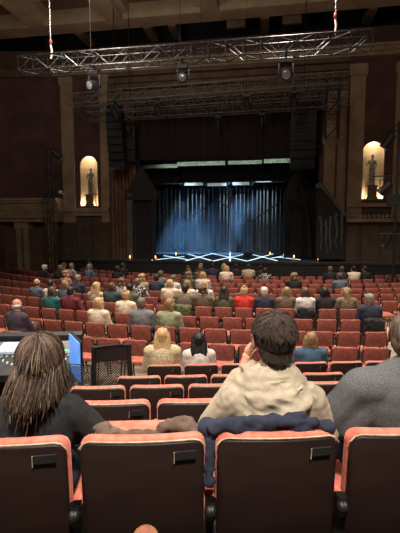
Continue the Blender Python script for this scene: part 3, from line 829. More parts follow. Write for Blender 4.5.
for k, s_ in SEATS.items():
    o = s_['o']; row = n_rows - k[0]; i = k[1]; n = s_['n']
    side = 'left' if i < n / 2 else 'right'; num = i if side == 'left' else n - 1 - i
    lab = 'red velvet seat, %s row from the stage, %s from the %s' % (ORD[row - 1], ORD[num], side)
    lab += ', ' + ('occupied' if s_['taken'] else 'empty')
    tag(o, lab, 'seat', 'red velvet seats in the flat stalls')
# three people in the fifth rear row
def rear_loc(k, j, df=0.0, dx=0.0):
    q = rear_rows[k][0] + T * (PITCHM * j + dx) + NRM * df; return (q.x, q.y, rear_floor[k])
person('up', 'long', rear_loc(4, -2, .06, -.03), RZ, C_['fur'], C_['jeans'], H_['blond'], 'girl with long straight blond hair in a cream fleece coat', 1.0, .025)
person('up', 'long', rear_loc(4, -1, .06, -.03), RZ, C_['white'], C_['darkt'], H_['black'], 'girl with long straight black hair in a white top', .95, .01)
person('right', 'bob', rear_loc(4, 2, .08, .02), RZ, C_['blue'], C_['jeans'], H_['dblond'], 'child with fair bobbed hair in a blue coat, partly hidden by the hoodie man', .93, .02)
# ------------------------------------------------------------------ trusses and their rigging
def box_truss(name, p0, p1, w, h, bay, label, group=None, mats=M_steel, r=.022):
    p0 = Vector(p0); p1 = Vector(p1); d = p1 - p0; L = d.length; d.normalize()
    side = Vector((0, 0, 1)).cross(d) if abs(d.z) < .9 else Vector((1, 0, 0)); side.normalize(); up = d.cross(side) * -1 if abs(d.z) < .9 else Vector((0, 1, 0))
    if abs(d.z) < .9: up = Vector((0, 0, 1))
    e = empty(name, p0)
    c = lambda t, a, b: d * t + side * (a * w / 2) + up * (b * h / 2)
    for a in (-1, 1):
        for b in (-1, 1): MB().tube([c(0, a, b), c(L, a, b)], r, 8).build('chord', mats, e)
    n = max(1, round(L / bay)); m = MB(); bl = L / n
    for i in range(n + 1):
        t = i * bl
        for q in (((-1, -1), (-1, 1)), ((1, -1), (1, 1)), ((-1, 1), (1, 1)), ((-1, -1), (1, -1))): m.tube([c(t, *q[0]), c(t, *q[1])], r * .55, 5)
        if i < n:
            s_ = 1 if i % 2 else -1
            for a in (-1, 1): m.tube([c(t, a, s_), c(t + bl, a, -s_)], r * .6, 5)
            for b in (-1, 1): m.tube([c(t, s_, b), c(t + bl, -s_, b)], r * .6, 5)
    m.build('lattice', mats, e)
    return tag(e, label, 'truss', group)
YT = 12.2
a = at(22, 66, Y=YT); b = at(371, 41, Y=YT); zt = (a.z + b.z) / 2
BT1 = ((a.x, a.z), (b.x, b.z), .42)
box_truss('lighting_truss', (a.x, YT, a.z), (b.x, YT, b.z), .42, .42, .5, 'long black box truss nearest the seats, hung from two pale chains', mats=mat('mottled black truss steel', (.085, .085, .08), .42, (.02, .02, .02), 9, metal=.6, lo=.48, hi=.66))  # lighter patches scattered over the steel by noise
for px, py, nm in ((51, 57, 'left'), (335, 33, 'right')):
    p = at(px, py, Y=YT)
    e = empty('hoist_chain', p); tag(e, 'pale hoist chain holding up the %s end of the front truss' % nm, 'chain', 'chains on the front truss')
    m = MB()
    for i in range(int((ZC + .6 - p.z - .5) / .09)): m.ell((0, 0, .55 + i * .09), (.022 if i % 2 else .012, .012 if i % 2 else .022, .055), n=8, m=6)
    m.build('chain_links', M_alu, e)
    MB().tube([(0, 0, -.05), (.03, 0, .2), (0, 0, .35)], .03, 8).build('white_sling', mat('white sling', S(214, 208, 196), .8), e)
    MB().ell((0, 0, .45), (.05, .04, .09)).build('red_hook', mat('red hoist hook', S(150, 52, 36), .5), e)
for px, yy, top, bot in ((91, YT, ZC + .7, 0), (180, YT, ZC + .7, 0), (8, 14, 0, 0), (201, 17.5, 0, 0), (246, 17.5, 0, 0), (324, 17.5, 0, 0), (92, 17.5, 0, 0)):
    if px == 8: continue
    q = at(px, 60 if yy == YT else 90, Y=yy)
    zb = (zt + .2) if yy == YT else q.z
    c = MB().tube([(0, 0, 0), (0, 0, ZC + .6 - zb)], .008, 6).build('steel_cable', M_lamp)
    c.location = (q.x, yy, zb)
    tag(c, 'thin dark cable holding the %s truss at its %s' % ('front' if yy == YT else 'second', {91: 'left third', 180: 'middle', 201: 'centre', 246: 'right of centre', 324: 'right end', 92: 'left end'}[px]), 'cable', 'cables above the trusses')
YT2 = 17.2
M_tr2 = mat('grey truss steel', (.17, .165, .15), .5, (.09, .088, .08), 12, metal=.3)
a = at(68, 100.5, Y=YT2); b = at(346, 79, Y=YT2); BT2 = ((a.x, a.z), (b.x, b.z), .42)
box_truss('lighting_truss', (a.x, YT2, a.z), (b.x, YT2, b.z), .5, .42, .5, 'black box truss behind and below the front truss', mats=M_tr2)
a = at(88, 110, Y=18.6); b = at(346, 92, Y=18.6)
box_truss('lighting_truss', (a.x, 18.6, a.z), (b.x, 18.6, b.z), .4, .3, .5, 'thin black truss just under the second truss', mats=M_tr2)
a = at(90, 118, Y=19.4); b = at(346, 103, Y=19.4); BT3 = ((a.x, a.z), (b.x, b.z), .3)
box_truss('lighting_truss', (a.x, 19.4, a.z), (b.x, 19.4, b.z), .4, .3, .5, 'lowest black truss in front of the dark stage header', mats=M_tr2)
a = at(332, 84, Y=18); 
box_truss('lighting_truss', (a.x, 17.62, at(332, 140, Y=18).z), (a.x, 17.62, a.z + .2), .5, .4, .5, 'short upright truss at the right end of the stage header', mats=M_lamp)
# moving heads under the trusses
def moving_head(loc, aim, s, label, lens=True, group='lanterns under the trusses', span=False):
    e = empty('stage_lantern', loc); e.scale = (s, s, s); tag(e, label, 'stage lantern', group)
    MB().box((0, 0, -.02), (.04, .04, .12)).box((0, 0, -.12), (.30, .22, .10)).build('base', M_lamp, e)
    if span: MB().box((0, 0, .045), (.05, .56, .05)).build('clamp', M_lamp, e, False)
    MB().tube([(-.17, 0, -.50), (-.17, 0, -.18), (-.12, 0, -.17), (.12, 0, -.17), (.17, 0, -.18), (.17, 0, -.50)], .025, 8).build('yoke', M_lamp, e)
    q = Vector(aim).to_track_quat('Z', 'Y').to_matrix().to_4x4(); M = Matrix.Translation((0, 0, -.45)) @ q
    h = MB().lathe([(.05, -.22), (.11, -.20), (.13, -.05), (.14, .10), (.15, .20), (.13, .21)], n=20).xf(M).build('lamp_head', M_lamp, e)
    MB().ell((0, 0, .205), (.115, .115, .025)).xf(M).build('lens', M_lens, h)
    return e
zt_at = lambda px: at(px, 0, Y=YT).x
BOT = {}
def hang(px, py, yy, s, aim, label, z=None):
    p = at(px, py, Y=yy); (xa, za), (xb, zb_), hh = BOT[yy]
    return moving_head((p.x, yy, za + (zb_ - za) * (p.x - xa) / (xb - xa) - hh / 2 - .04 * s), aim, s, label, span=True)
BOT[YT] = BT1; BOT[YT2] = BT2; BOT[19.4] = BT3
hang(94, 76, YT, 1.0, (-.5, -1, -.35), 'lantern with a bright lens near the left end of the front truss')
hang(183, 68, YT, .95, (.1, -1, -.2), 'lantern with a pale lens under the middle of the front truss')
hang(286, 60, YT, 1.1, (.05, -1, -.3), 'round-headed lantern right of centre under the front truss')
for px, py, l in ((115, 104, 'left end of the second truss'), (158, 102, 'left part of the second truss'), (247, 97, 'middle of the second truss'), (294, 92, 'right part of the second truss')):
    hang(px, py, YT2, .95, (0.2, .8, -1), 'dark lantern below the ' + l)
for i, (px, py) in enumerate(((128, 128), (218, 122), (262, 120))): hang(px, py, 19.4, .9, (0, .5, -1), 'dark lantern below the lowest truss, %s of three' % ('left', 'middle', 'right')[i])

# ------------------------------------------------------------------ towers at the sides
YL = 18.0
p = at(50, 262, Y=YL); ptop = at(50, 141, Y=YL)
box_truss('truss_tower', (p.x, YL, 0), (p.x, YL, ptop.z), .34, .34, .4, 'upright black truss tower against the left wall', mats=M_lamp)
def side_lantern(px, py, yy, aim, s, label, tx=None):
    p = at(px, py, Y=yy); e = empty('side_lantern', p); e.scale = (s, s, s); tag(e, label, 'stage lantern', 'lanterns on the side towers')
    q = Vector(aim).to_track_quat('Z', 'Y').to_matrix().to_4x4()
    MB().lathe([(.06, -.26), (.12, -.24), (.13, 0), (.11, .1), (.16, .24), (.14, .25)], n=16).xf(q).build('lamp_head', M_lamp, e)
    MB().tube([(-.17, 0, 0), (-.17, 0, .28), (.17, 0, .28), (.17, 0, 0)], .018, 8).build('yoke', M_lamp, e)
    MB().ell((0, 0, .245), (.12, .12, .02)).xf(q).build('lens', M_lens, e)
    if tx is not None: MB().tube([(0, 0, .28), ((tx - p.x) / s, 0, .28)], .02, 8).build('arm', M_lamp, e)
    return e
TXL = at(50, 200, Y=YL).x
side_lantern(57, 155, YL, (.6, .3, -.6), 1.0, 'dark lantern on an arm high on the left tower', TXL)
side_lantern(61, 193, YL, (.2, -.8, .1), .8, 'small lantern with a lit lens low on the left tower', TXL)
YR = 17.0
pr = at(394, 250, Y=YR)
e = empty('lighting_tower', (pr.x, YR, 0)); tag(e, 'black side lighting tower with three crossbars in front of the right niche wall', 'tower')
MB().tube([(0, 0, 0), (0, 0, at(394, 122, Y=YR).z)], .05, 10).build('mast', M_lamp, e)
for s_ in (-1, 1): MB().tube([(0, 0, 1.2), (s_ * .7, 0, .02)], .025, 8).build('leg', M_lamp, e)
for py in (131, 176, 234):
    z = at(394, py, Y=YR).z; x0 = at(379 if py != 176 else 372, py, Y=YR).x - pr.x
    MB().tube([(x0, 0, z), (.8, 0, z)], .022, 8).build('crossbar', M_lamp, e)
z = at(394, 122, Y=YR).z
MB().tube([(-.35, 0, z - .4), (0, 0, z), (.35, 0, z - .4)], .02, 8).build('brace', M_lamp, e)
MB().box((-.02, .08, at(385, 200, Y=YR).z), (.5, .3, .42)).build('junction_box', M_lamp, e)
side_lantern(388, 141, YR, (-.5, .2, -.8), 1.15, 'dark lantern beside the top of the right niche')
side_lantern(385, 188, YR, (-.6, .2, -.6), 1.1, 'dark lantern in front of the lower right of the right niche')
side_lantern(386, 241, YR, (-.4, .2, -.9), 1.0, 'dark lantern lowest on the right tower, above the ledge lights')
# loudspeakers
def line_array(px, py0, py1, w, yy, n, label, bend=.05):
    a = at(px, py0, Y=yy); b = at(px, py1, Y=yy); h = (a.z - b.z) / n; sc = 1
    e = empty('line_array', (a.x, yy, b.z)); tag(e, label, 'loudspeaker', 'hanging loudspeaker stacks')
    for i in range(n):
        t_ = (n - 1 - i) / n
        c = MB().box((0, bend * n * (t_ ** 2), (i + .5) * h), (w, .42, h * .93), Matrix.Rotation(R(-t_ * 14), 3, 'X')).build('speaker_cabinet', M_lamp, e, False)
        MB().box((0, bend * n * (t_ ** 2) - .22, (i + .5) * h), (w * .86, .01, h * .72), Matrix.Rotation(R(-t_ * 14), 3, 'X')).build('grille', M_black, c, False)
    MB().box((0, 0, n * h + .05), (w * .8, .5, .08)).tube([(0, 0, n * h), (0, 0, ZC + .6 - b.z)], .02).build('flying_frame', M_lamp, e)
line_array(115, 108, 168, .75, 18.9, 8, 'curved black hanging speaker stack left of the stage opening')
line_array(130, 126, 163, .62, 20.0, 3, 'short squarer black speaker stack beside the left curved stack', .0)
line_array(304, 98, 168, 1.1, 19.6, 8, 'tall black hanging speaker stack at the right of the stage header')

# ------------------------------------------------------------------ cloths over the opening, stage set
def cloth_panel(name, px0, px1, py0, py1, yy, m, label, folds=0, cat='curtain', wav=.05):
    a = at(px0, (py0 + py1) / 2, Y=yy).x; b = at(px1, (py0 + py1) / 2, Y=yy).x; mid = (px0 + px1) / 2
    z1 = at(mid, py0, Y=yy).z; z0 = at(mid, py1, Y=yy).z
    n = 120; vs = []; fs = []
    for i in range(n + 1):
        x = a + (b - a) * i / n; y = wav * math.sin(i * .9) + wav * .6 * math.sin(i * 2.3)
        vs += [(x, y, z0), (x, y, z1), (x, y + .03, z0), (x, y + .03, z1)]
    for i in range(n):
        k = 4 * i; fs += [(k, k + 4, k + 5, k + 1), (k + 2, k + 3, k + 7, k + 6), (k, k + 2, k + 6, k + 4), (k + 1, k + 5, k + 7, k + 3)]
    fs += [(0, 1, 3, 2), (4 * n, 4 * n + 2, 4 * n + 3, 4 * n + 1)]
    o = MB().add(vs, fs).build(name, m, None); o.location = (0, yy, 0)
    return tag(o, label, cat)
cloth_panel('header_curtain', 134, 322, 96, 158, 20.7, M_header, 'wide dark brown header curtain filling the top of the stage opening')
cloth_panel('black_border', 137, 318, 150, 182, 24.0, M_cloth, 'black border curtain behind the pale strip over the stage')
cloth_panel('backdrop', 110, 330, 150, 256, 33.0, M_cloth, 'black backdrop curtain at the far end of the stage', wav=.1)
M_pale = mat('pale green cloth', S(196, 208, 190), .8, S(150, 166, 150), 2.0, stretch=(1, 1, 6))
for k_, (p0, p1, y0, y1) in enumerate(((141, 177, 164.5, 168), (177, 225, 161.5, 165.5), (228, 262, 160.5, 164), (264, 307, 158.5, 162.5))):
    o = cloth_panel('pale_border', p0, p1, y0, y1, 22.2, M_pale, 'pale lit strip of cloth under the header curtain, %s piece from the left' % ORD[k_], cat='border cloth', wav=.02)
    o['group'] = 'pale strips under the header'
YB = 29.6
s0 = at(152, 187, Y=YB); s1 = at(285, 184, Y=YB); zt_ = at(228, 186, Y=YB).z
e = empty('slatted_wall', ((s0.x + s1.x) / 2, YB, ZS)); tag(e, 'tall wall of upright weathered palings across the back of the stage', 'set wall')
cx0 = (s0.x + s1.x) / 2; m = MB(); random.seed(4)
M_pal = mat('weathered palings', S(176, 178, 178), .8, S(104, 106, 108), 3, stretch=(8, 1, .5), lo=.3, hi=.7)
x = s0.x
while x < s1.x:
    wdt = random.uniform(.06, .10); top = zt_ - ZS + random.uniform(-.25, 0); gap = random.uniform(.16, .26)
    m.box((x - cx0, random.uniform(-.03, .03), top / 2), (wdt, .035, top)); x += wdt + gap
m.build('palings', M_pal, e, False)
for zz in (.5, (zt_ - ZS) * .42, zt_ - ZS - .25): MB().box((0, .08, zz), (s1.x - s0.x, .07, .14)).build('rail', M_black, e, False)
for i in range(5):
    xx = s0.x + (s1.x - s0.x) * (i + .0) / 4 - cx0
    MB().box((xx, -.1, (zt_ - ZS) / 2), (.16, .16, zt_ - ZS)).build('post', M_black, e, False)
for i in range(4):
    xa = s0.x + (s1.x - s0.x) * i / 4 - cx0; xb = s0.x + (s1.x - s0.x) * (i + 1) / 4 - cx0
    MB().tube([(xa, -.06, (zt_ - ZS) * (.45 if i % 2 else .8)), (xb, -.06, (zt_ - ZS) * (.8 if i % 2 else .45))], .05, 6).build('diagonal_brace', M_black, e, False)
# row of batten floods above the palings
M_flood = mat('frosted batten flood', (.7, .8, .78), .5, (.6, .7, .68), 4, emit=.30)
for i, (p0, p1, yy) in enumerate(((165, 182, 180.5), (184, 205, 184), (207, 227, 184.5), (232, 250, 183.5), (256, 272, 180.5))):
    a = at(p0, yy, Y=28.5); b = at(p1, yy, Y=28.5)
    e = empty('batten_light', ((a.x + b.x) / 2, 28.5, a.z)); tag(e, 'pale batten light above the slatted wall, %s from the left' % ORD[i], 'batten light', 'batten lights over the slatted wall')
    MB().box((0, .1, .12), (b.x - a.x, .25, .1)).build('housing', M_lamp, e, False)
    MB().box((0, -.03, -.02), ((b.x - a.x) * .96, .04, .2)).build('diffuser', M_flood, e, False)
a = at(150, 188, Y=28.7); b = at(285, 184, Y=28.7)
m = MB().tube([(0, 0, 0), (b.x - a.x, 0, 0)], .04, 8).build('lighting_bar', M_alu); m.location = (a.x, 28.6, zt_ + .12); tag(m, 'thin metal bar along the top of the slatted wall', 'bar')
for i, px in enumerate((181, 205, 229, 252)):
    p = at(px, 176, Y=27.8); o = moving_head(p, (0, -.2, -1), .95, 'dark lantern over the slatted wall, %s from the left' % ORD[i], group='lanterns over the slatted wall')
# gabled house frame, stage left of picture
M_wood = mat('dark weathered timber', S(50, 48, 48), .85, S(30, 29, 30), 4, stretch=(8, 8, .6))
M_wood2 = mat('pale weathered timber', S(112, 108, 102), .85, S(70, 68, 66), 4, stretch=(8, 8, .6))
def px_box(mb, yy, x0, x1, y0, y1, d=.15, off=(0, 0)):
    a = at((x0 + x1) / 2, (y0 + y1) / 2, Y=yy); xa = at(x0, (y0 + y1) / 2, Y=yy).x; xb = at(x1, (y0 + y1) / 2, Y=yy).x
    mb.box2((xa - off[0], -d / 2, at((x0 + x1) / 2, y1, Y=yy).z), (xb - off[0], d / 2, at((x0 + x1) / 2, y0, Y=yy).z))
yy = 20.45; base = at(143, 255, Y=yy); e = empty('gabled_porch', (base.x, yy, 0)); tag(e, 'dark gabled timber porch with an arched frame at the left of the stage', 'set house')
m = MB(); px_box(m, yy, 128, 133, 194, 260.6, .2, (base.x, 0)); m.build('post', M_wood2, e, False)
m = MB(); px_box(m, yy, 152.5, 155.5, 196, 260.6, .2, (base.x, 0)); m.build('post', M_wood, e, False)
m = MB(); px_box(m, yy, 127, 157, 196, 200, .22, (base.x, 0)); m.build('lintel', M_wood, e, False)
P3 = lambda px, py, q=yy, bx=0: (at(px, py, Y=q).x - bx, at(px, py, Y=q).z)
m = MB().prism([P3(124, 196, yy, base.x), P3(159, 196, yy, base.x), P3(141, 166, yy, base.x)], .0, .35); m.build('gable_roof', M_wood, e, False)
m = MB(); 
for i in range(8): px_box(m, yy, 133.5 + i * 2.4, 135.4 + i * 2.4, 200, 260.4, .05, (base.x, 0))
m.xf(Matrix.Translation((0, .28, 0))).build('plank_wall', M_wood, e, False)
# right: dark house with sloping roof, trailing vines
yy = 22.9; base = at(305, 255, Y=yy); e = empty('dark_house', (base.x, yy, 0)); tag(e, 'dark plank house with a steep roof at the right of the stage opening', 'set house')
m = MB().prism([P3(284, 258, yy, base.x), P3(284, 192, yy, base.x), P3(297, 168, yy, base.x), P3(317, 192, yy, base.x), P3(317, 258, yy, base.x)], 0, 1.2); m.build('plank_wall', M_wood, e, False)
m = MB()
for i in range(14): px_box(m, yy, 285 + i * 2.3, 286.6 + i * 2.3, 196, 257, .06, (base.x, 0))
m.xf(Matrix.Translation((0, -.05, 0))).build('board', M_wood, e, False)
m = MB(); px_box(m, yy, 291, 300, 214, 257, .1, (base.x, 0)); m.xf(Matrix.Translation((0, -.1, 0))).build('door', M_black, e, False)
m = MB(); px_box(m, yy, 289.5, 291, 212, 257, .14, (base.x, 0)); px_box(m, yy, 300, 301.5, 212, 257, .14, (base.x, 0)); px_box(m, yy, 289.5, 301.5, 210, 213, .14, (base.x, 0)); m.xf(Matrix.Translation((0, -.12, 0))).build('door_frame', M_wood, e, False)
yy = 20.6; base = at(330, 255, Y=yy); e = empty('lean_to_hut', (base.x, yy, 0)); tag(e, 'lean-to hut with a sloping roof in front of the right proscenium pillar', 'set house')
MB().prism([P3(317, 259, yy, base.x), P3(317, 186, yy, base.x), P3(322, 186, yy, base.x), P3(344, 214, yy, base.x), P3(344, 259, yy, base.x)], .0, .3).build('plank_wall', M_wood, e, False)
MB().prism([P3(316, 184, yy, base.x), P3(322, 183, yy, base.x), P3(346, 214, yy, base.x), P3(345, 217, yy, base.x), P3(321, 188, yy, base.x), P3(316, 188, yy, base.x)], -.15, .3).build('roof_edge', M_wood2, e, False)
random.seed(9)
for i in range(5):
    px = 321 + i * 5 + random.uniform(-1, 1); y0 = random.uniform(212, 222); pts = []
    for k in range(9):
        q = at(px + random.uniform(-.8, .8), y0 + k * 4.2, Y=yy); pts.append((q.x - base.x, -.06 - random.uniform(0, .05), q.z))
    MB().tube(pts, [.07 * (1 - k / 12) for k in range(9)], 6).build('ragged_cloth', M_wood2, e)
# bare tree beside the house
base = at(300, 250, Y=22.0); e = empty('bare_tree', (base.x, 22.0, ZS)); tag(e, 'bare twisted tree in front of the dark house at the right of the stage', 'tree')
M_bark = mat('dark bark', S(52, 46, 42), .9, S(34, 30, 28), 10)
trunk = [(.55, 0, 0), (.5, .0, 1.2), (.35, 0, 2.4), (.15, 0, 3.3), (-.05, 0, 4.1), (.1, 0, 4.9)]
MB().tube(trunk, [.1, .08, .07, .055, .035, .012], 8).build('trunk', M_bark, e)
for i in range(7):
    random.seed(40 + i); t_ = 2 + i * .45; x_ = .4 - (t_ - 2) * .17; s_ = 1 if i % 2 else -1; pts = [Vector((x_, 0, t_))]
    for k in range(5): pts.append(pts[-1] + Vector((s_ * .2, random.uniform(-.08, .08), random.uniform(.02, .2))))
    MB().tube(pts, [.035, .03, .022, .016, .011, .006], 6).build('branch', M_bark, e)
# candle lanterns along the stage
M_flame = mat('candle flame', (1.0, .42, .08), .5, (1.0, .36, .06), 3, emit=6)
for i, (px, py) in enumerate(((130, 256.5), (155.5, 254.5), (176, 252), (270, 251.5), (284, 252.5), (294, 254.5), (318, 256))):
    d = at(px, py, Z=ZS + .28); y_ = 20.2 if px < 158 else min(max(d.y, 20.2), 30)
    q = at(px, py, Y=y_)
    e = empty('candle', (q.x, y_, ZS)); e.scale = (.62,) * 3; tag(e, 'glowing candle on the stage floor, %s from the left' % ORD[i], 'candle', 'candles on the stage floor')
    MB().lathe([(.06, 0), (.06, .16), (.05, .17)], n=12).build('wax', M_nichewall, e)
    MB().lathe([(.012, .17), (.055, .24), (.045, .32), (.008, .42)], n=10).build('flame', M_flame, e)
o = MB().box((0, 0, .13), (.5, .35, .26)).build('floor_monitor', M_lamp); q = at(248, 256, Z=ZS + .1); o.location = (q.x, q.y, ZS); tag(o, 'small dark box on the stage floor right of centre', 'box')

# ------------------------------------------------------------------ statues in the niches
def statue(cx, zb, H, arm, label):
    y = YW + .25; e = empty('statue', (cx, y, zb + .01)); tag(e, label, 'statue', 'statues in the lit niches')
    ph = H * .30
    MB().box((0, 0, ph / 2), (.44, .40, ph)).box((0, 0, ph - .04), (.50, .46, .08)).box((0, 0, .05), (.52, .46, .1)).build('plinth', M_stone, e, False)
    s = (H - ph) / 1.78; m = MB(); Z = ph
    def V(x, yy_, z): return Vector((x * s, yy_ * s, Z + z * s))
    m.capsule(V(-.07, 0, .08), V(-.08, -.02, .5), .06 * s, .07 * s); m.capsule(V(-.08, -.02, .5), V(-.06, 0, .9), .07 * s, .10 * s)
    m.capsule(V(.08, -.03, .08), V(.10, -.07, .48), .05 * s, .065 * s); m.capsule(V(.10, -.07, .48), V(.05, 0, .9), .07 * s, .10 * s)
    m.ell(V(0, 0, .95), (.155 * s, .12 * s, .13 * s)); m.ell(V(.01, 0, 1.15), (.13 * s, .10 * s, .16 * s)); m.ell(V(.01, 0, 1.33), (.165 * s, .11 * s, .14 * s))
    m.capsule(V(.01, 0, 1.4), V(.01, -.01, 1.54), .055 * s, .05 * s); m.ell(V(.02, -.02, 1.65), (.085 * s, .095 * s, .115 * s)); m.ell(V(.02, .03, 1.68), (.09 * s, .09 * s, .1 * s))
    for w_ in range(7): m.capsule(V(-.13 + w_ * .042, -.07 + .02 * (w_ % 2), .95), V(-.12 + w_ * .04, -.07 + .03 * (w_ % 2), .1), .035 * s, .045 * s)
    if arm: m.capsule(V(-.17, 0, 1.38), V(-.30, -.06, 1.15), .05 * s, .04 * s); m.capsule(V(-.30, -.06, 1.15), V(-.10, -.16, 1.32), .04 * s, .03 * s); m.capsule(V(.18, 0, 1.38), V(.24, -.02, 1.1), .05 * s, .04 * s); m.capsule(V(.24, -.02, 1.1), V(.10, -.14, .98), .04 * s, .03 * s)
    else: m.capsule(V(-.17, 0, 1.38), V(-.27, .0, 1.12), .05 * s, .04 * s); m.capsule(V(-.27, 0, 1.12), V(-.12, -.14, 1.0), .04 * s, .03 * s); m.capsule(V(.18, 0, 1.38), V(.26, -.05, 1.2), .05 * s, .04 * s); m.capsule(V(.26, -.05, 1.2), V(.12, -.12, 1.5), .04 * s, .03 * s)
    m.ell(V(0, 0, .03), (.2 * s, .16 * s, .05 * s))
    link('figure', remeshed(m, .022, 1, 'figure', [M_bronze]), e)
statue(nl['cx'], nl['zb'], 2.05, False, 'bronze statue of a draped figure on a plinth in the lit left niche')
statue(nr['cx'], nr['zb'], 2.15, True, 'bronze statue of a draped figure on a plinth in the lit right niche')
for n_ in (nl, nr):
    for s_ in (-1, 1): point_light('niche_light', (n_['cx'] + s_ * n_['r'] * .74, YW + .10, n_['zb'] + .14), 17, (1, .82, .55), .03)
    point_light('niche_light', (n_['cx'], YW + .12, n_['zs'] + n_['r'] * .7), 10, (1, .82, .58), .03)

# ------------------------------------------------------------------ stage light and haze
M_strip = mat('glowing floor line', (.62, .86, 1.0), .5, (.55, .8, 1.0), 3, emit=1.6)  # glowing strips stand in for spotlight lines falling on the deck
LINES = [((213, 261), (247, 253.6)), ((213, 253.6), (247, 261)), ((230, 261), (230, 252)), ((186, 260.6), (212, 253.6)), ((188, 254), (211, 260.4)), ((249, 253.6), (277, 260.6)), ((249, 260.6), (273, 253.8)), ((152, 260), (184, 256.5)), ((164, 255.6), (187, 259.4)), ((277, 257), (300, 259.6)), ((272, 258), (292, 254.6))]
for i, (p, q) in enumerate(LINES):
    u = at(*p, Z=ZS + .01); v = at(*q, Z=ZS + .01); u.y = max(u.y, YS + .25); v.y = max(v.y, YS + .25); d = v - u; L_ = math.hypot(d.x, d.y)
    o = MB().box((0, 0, .008), (L_, .085, .016)).build('glow_line', M_strip, None, False); o.location = ((u.x + v.x) / 2, (u.y + v.y) / 2, ZS); o.rotation_euler = (0, 0, math.atan2(d.y, d.x))
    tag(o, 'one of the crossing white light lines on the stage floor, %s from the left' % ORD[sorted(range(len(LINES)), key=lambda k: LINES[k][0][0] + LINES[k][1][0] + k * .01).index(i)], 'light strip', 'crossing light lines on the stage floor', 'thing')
for px, tx, pw in ((190, 178, 1.0), (206, 196, 1.0), (226, 214, .8), (243, 238, .9), (262, 246, .7)):
    a = at(px, 178, Y=27.5); b = at(tx - 12, 252, Y=26.0)
    spot_light('stage_spot', (a.x + .2, 27.6, 7.3), (b.x, 26.6, ZS), 6500 * pw, (.20, .50, 1.0), 22, .9, .05)
for px in (190, 232, 262):
    a = at(px, 200, Y=YB); spot_light('stage_spot', (a.x, 24.6, 7.6), (a.x + .1, YB, 4.6), 1100, (.6, .8, 1), 26, .8, .05)
area_light('border_wash', (at(224, 165, Y=21.4).x, 21.5, 5.3), (at(224, 165, Y=21.4).x, 22.2, 6.5), 7.0, 22, (.85, 1, .88), 70, .2)
H = bpy.data.materials.new('stage haze'); H.use_nodes = True; nt = H.node_tree; nt.nodes.clear()
out = nt.nodes.new('ShaderNodeOutputMaterial'); vol = nt.nodes.new('ShaderNodeVolumeScatter'); nt.links.new(vol.outputs[0], out.inputs['Volume'])
vol.inputs['Color'].default_value = (.8, .9, 1, 1); vol.inputs['Anisotropy'].default_value = .1
def hmath(op, a, b=None):
    n = nt.nodes.new('ShaderNodeMath'); n.operation = op
    for i, v in enumerate((a, b)):
        if v is None: continue
        if isinstance(v, (int, float)): n.inputs[i].default_value = v
        else: nt.links.new(v, n.inputs[i])
    return n.outputs[0]
tc = nt.nodes.new('ShaderNodeTexCoord'); mp = nt.nodes.new('ShaderNodeMapping'); mp.inputs['Scale'].default_value = (1.0, .35, .30); mp.inputs['Rotation'].default_value = (0, .45, 0); nz = nt.nodes.new('ShaderNodeTexNoise'); nz.inputs['Scale'].default_value = 1.0; nz.inputs['Detail'].default_value = 5; nz.inputs['Distortion'].default_value = .6
nt.links.new(tc.outputs['Object'], mp.inputs[0]); nt.links.new(mp.outputs[0], nz.inputs['Vector'])
mr = nt.nodes.new('ShaderNodeMapRange'); mr.inputs['From Min'].default_value = .44; mr.inputs['From Max'].default_value = .66; mr.inputs['To Min'].default_value = .0; mr.inputs['To Max'].default_value = 1.0
nt.links.new(nz.outputs['Fac'], mr.inputs['Value'])
sx = nt.nodes.new('ShaderNodeSeparateXYZ'); nt.links.new(tc.outputs['Object'], sx.inputs[0])
fall = nt.nodes.new('ShaderNodeMapRange'); fall.inputs['From Min'].default_value = .9; fall.inputs['From Max'].default_value = -1.8; nt.links.new(sx.outputs['Z'], fall.inputs['Value'])
side_ = nt.nodes.new('ShaderNodeMapRange'); side_.inputs['From Min'].default_value = 5.4; side_.inputs['From Max'].default_value = 3.4; nt.links.new(hmath('ABSOLUTE', sx.outputs['X']), side_.inputs['Value'])
den = hmath('MULTIPLY', hmath('MULTIPLY', mr.outputs[0], fall.outputs[0]), side_.outputs[0])
nt.links.new(hmath('ADD', hmath('MULTIPLY', den, .24), .0006), vol.inputs['Density'])
o = MB().box((0, 0, 0), (11.0, 6.6, 5.7)).build('stage_haze', H, None, False); o.location = (at(206, 230, Y=26).x, 26.0, ZS + 2.87); tag(o, 'blue lit haze drifting over the stage', 'haze', None, 'stuff')

a = at(230, 186, Y=26.5); r_ = MB().tube([(0, 0, 0), (0, 0, a.z - ZS)], .022, 8).build('upright_line', mat('white line', S(214, 220, 224), .8)); r_.location = (a.x, 26.5, ZS); tag(r_, 'thin white line standing upright over the middle of the stage', 'rope')  # plain white tube, upright at centre stage
# ------------------------------------------------------------------ sound desk and barriers
def uv(px, d, Z):    # point at forward distance d (camera heading, level) under pixel column px at height Z
    q = CAM + FLAT * d; r = RIGHT * ((px - 200) / F * (d * cp + (CAM.z - Z) * sp_))
    return Vector((q.x + r.x, q.y + r.y, Z))
ang = YAW + R(4)
c0 = uv(8, 5.75, 0); e = empty('mixing_desk', c0, ang); tag(e, 'large grey sound mixing desk with lit screens in the aisle at left', 'mixing desk')
tl = R(14); Md = Matrix.Translation((0, 0, .98)) @ Matrix.Rotation(tl, 4, 'X')
M_desk = mat('grey desk enamel', S(120, 122, 120), .5, S(96, 98, 98), 10)
M_deskd = mat('dark desk enamel', S(48, 50, 52), .5, S(36, 38, 40), 10)
b_ = MB().box((0, 0, 0), (2.0, .95, .10)); b_.box((0, .50, .07), (2.0, .12, .14)); b_.xf(Md).build('desk_body', M_deskd, e, False)
MB().box((0, .20, .06), (1.9, .36, .03)).xf(Md).build('meter_bridge', M_desk, e, False)
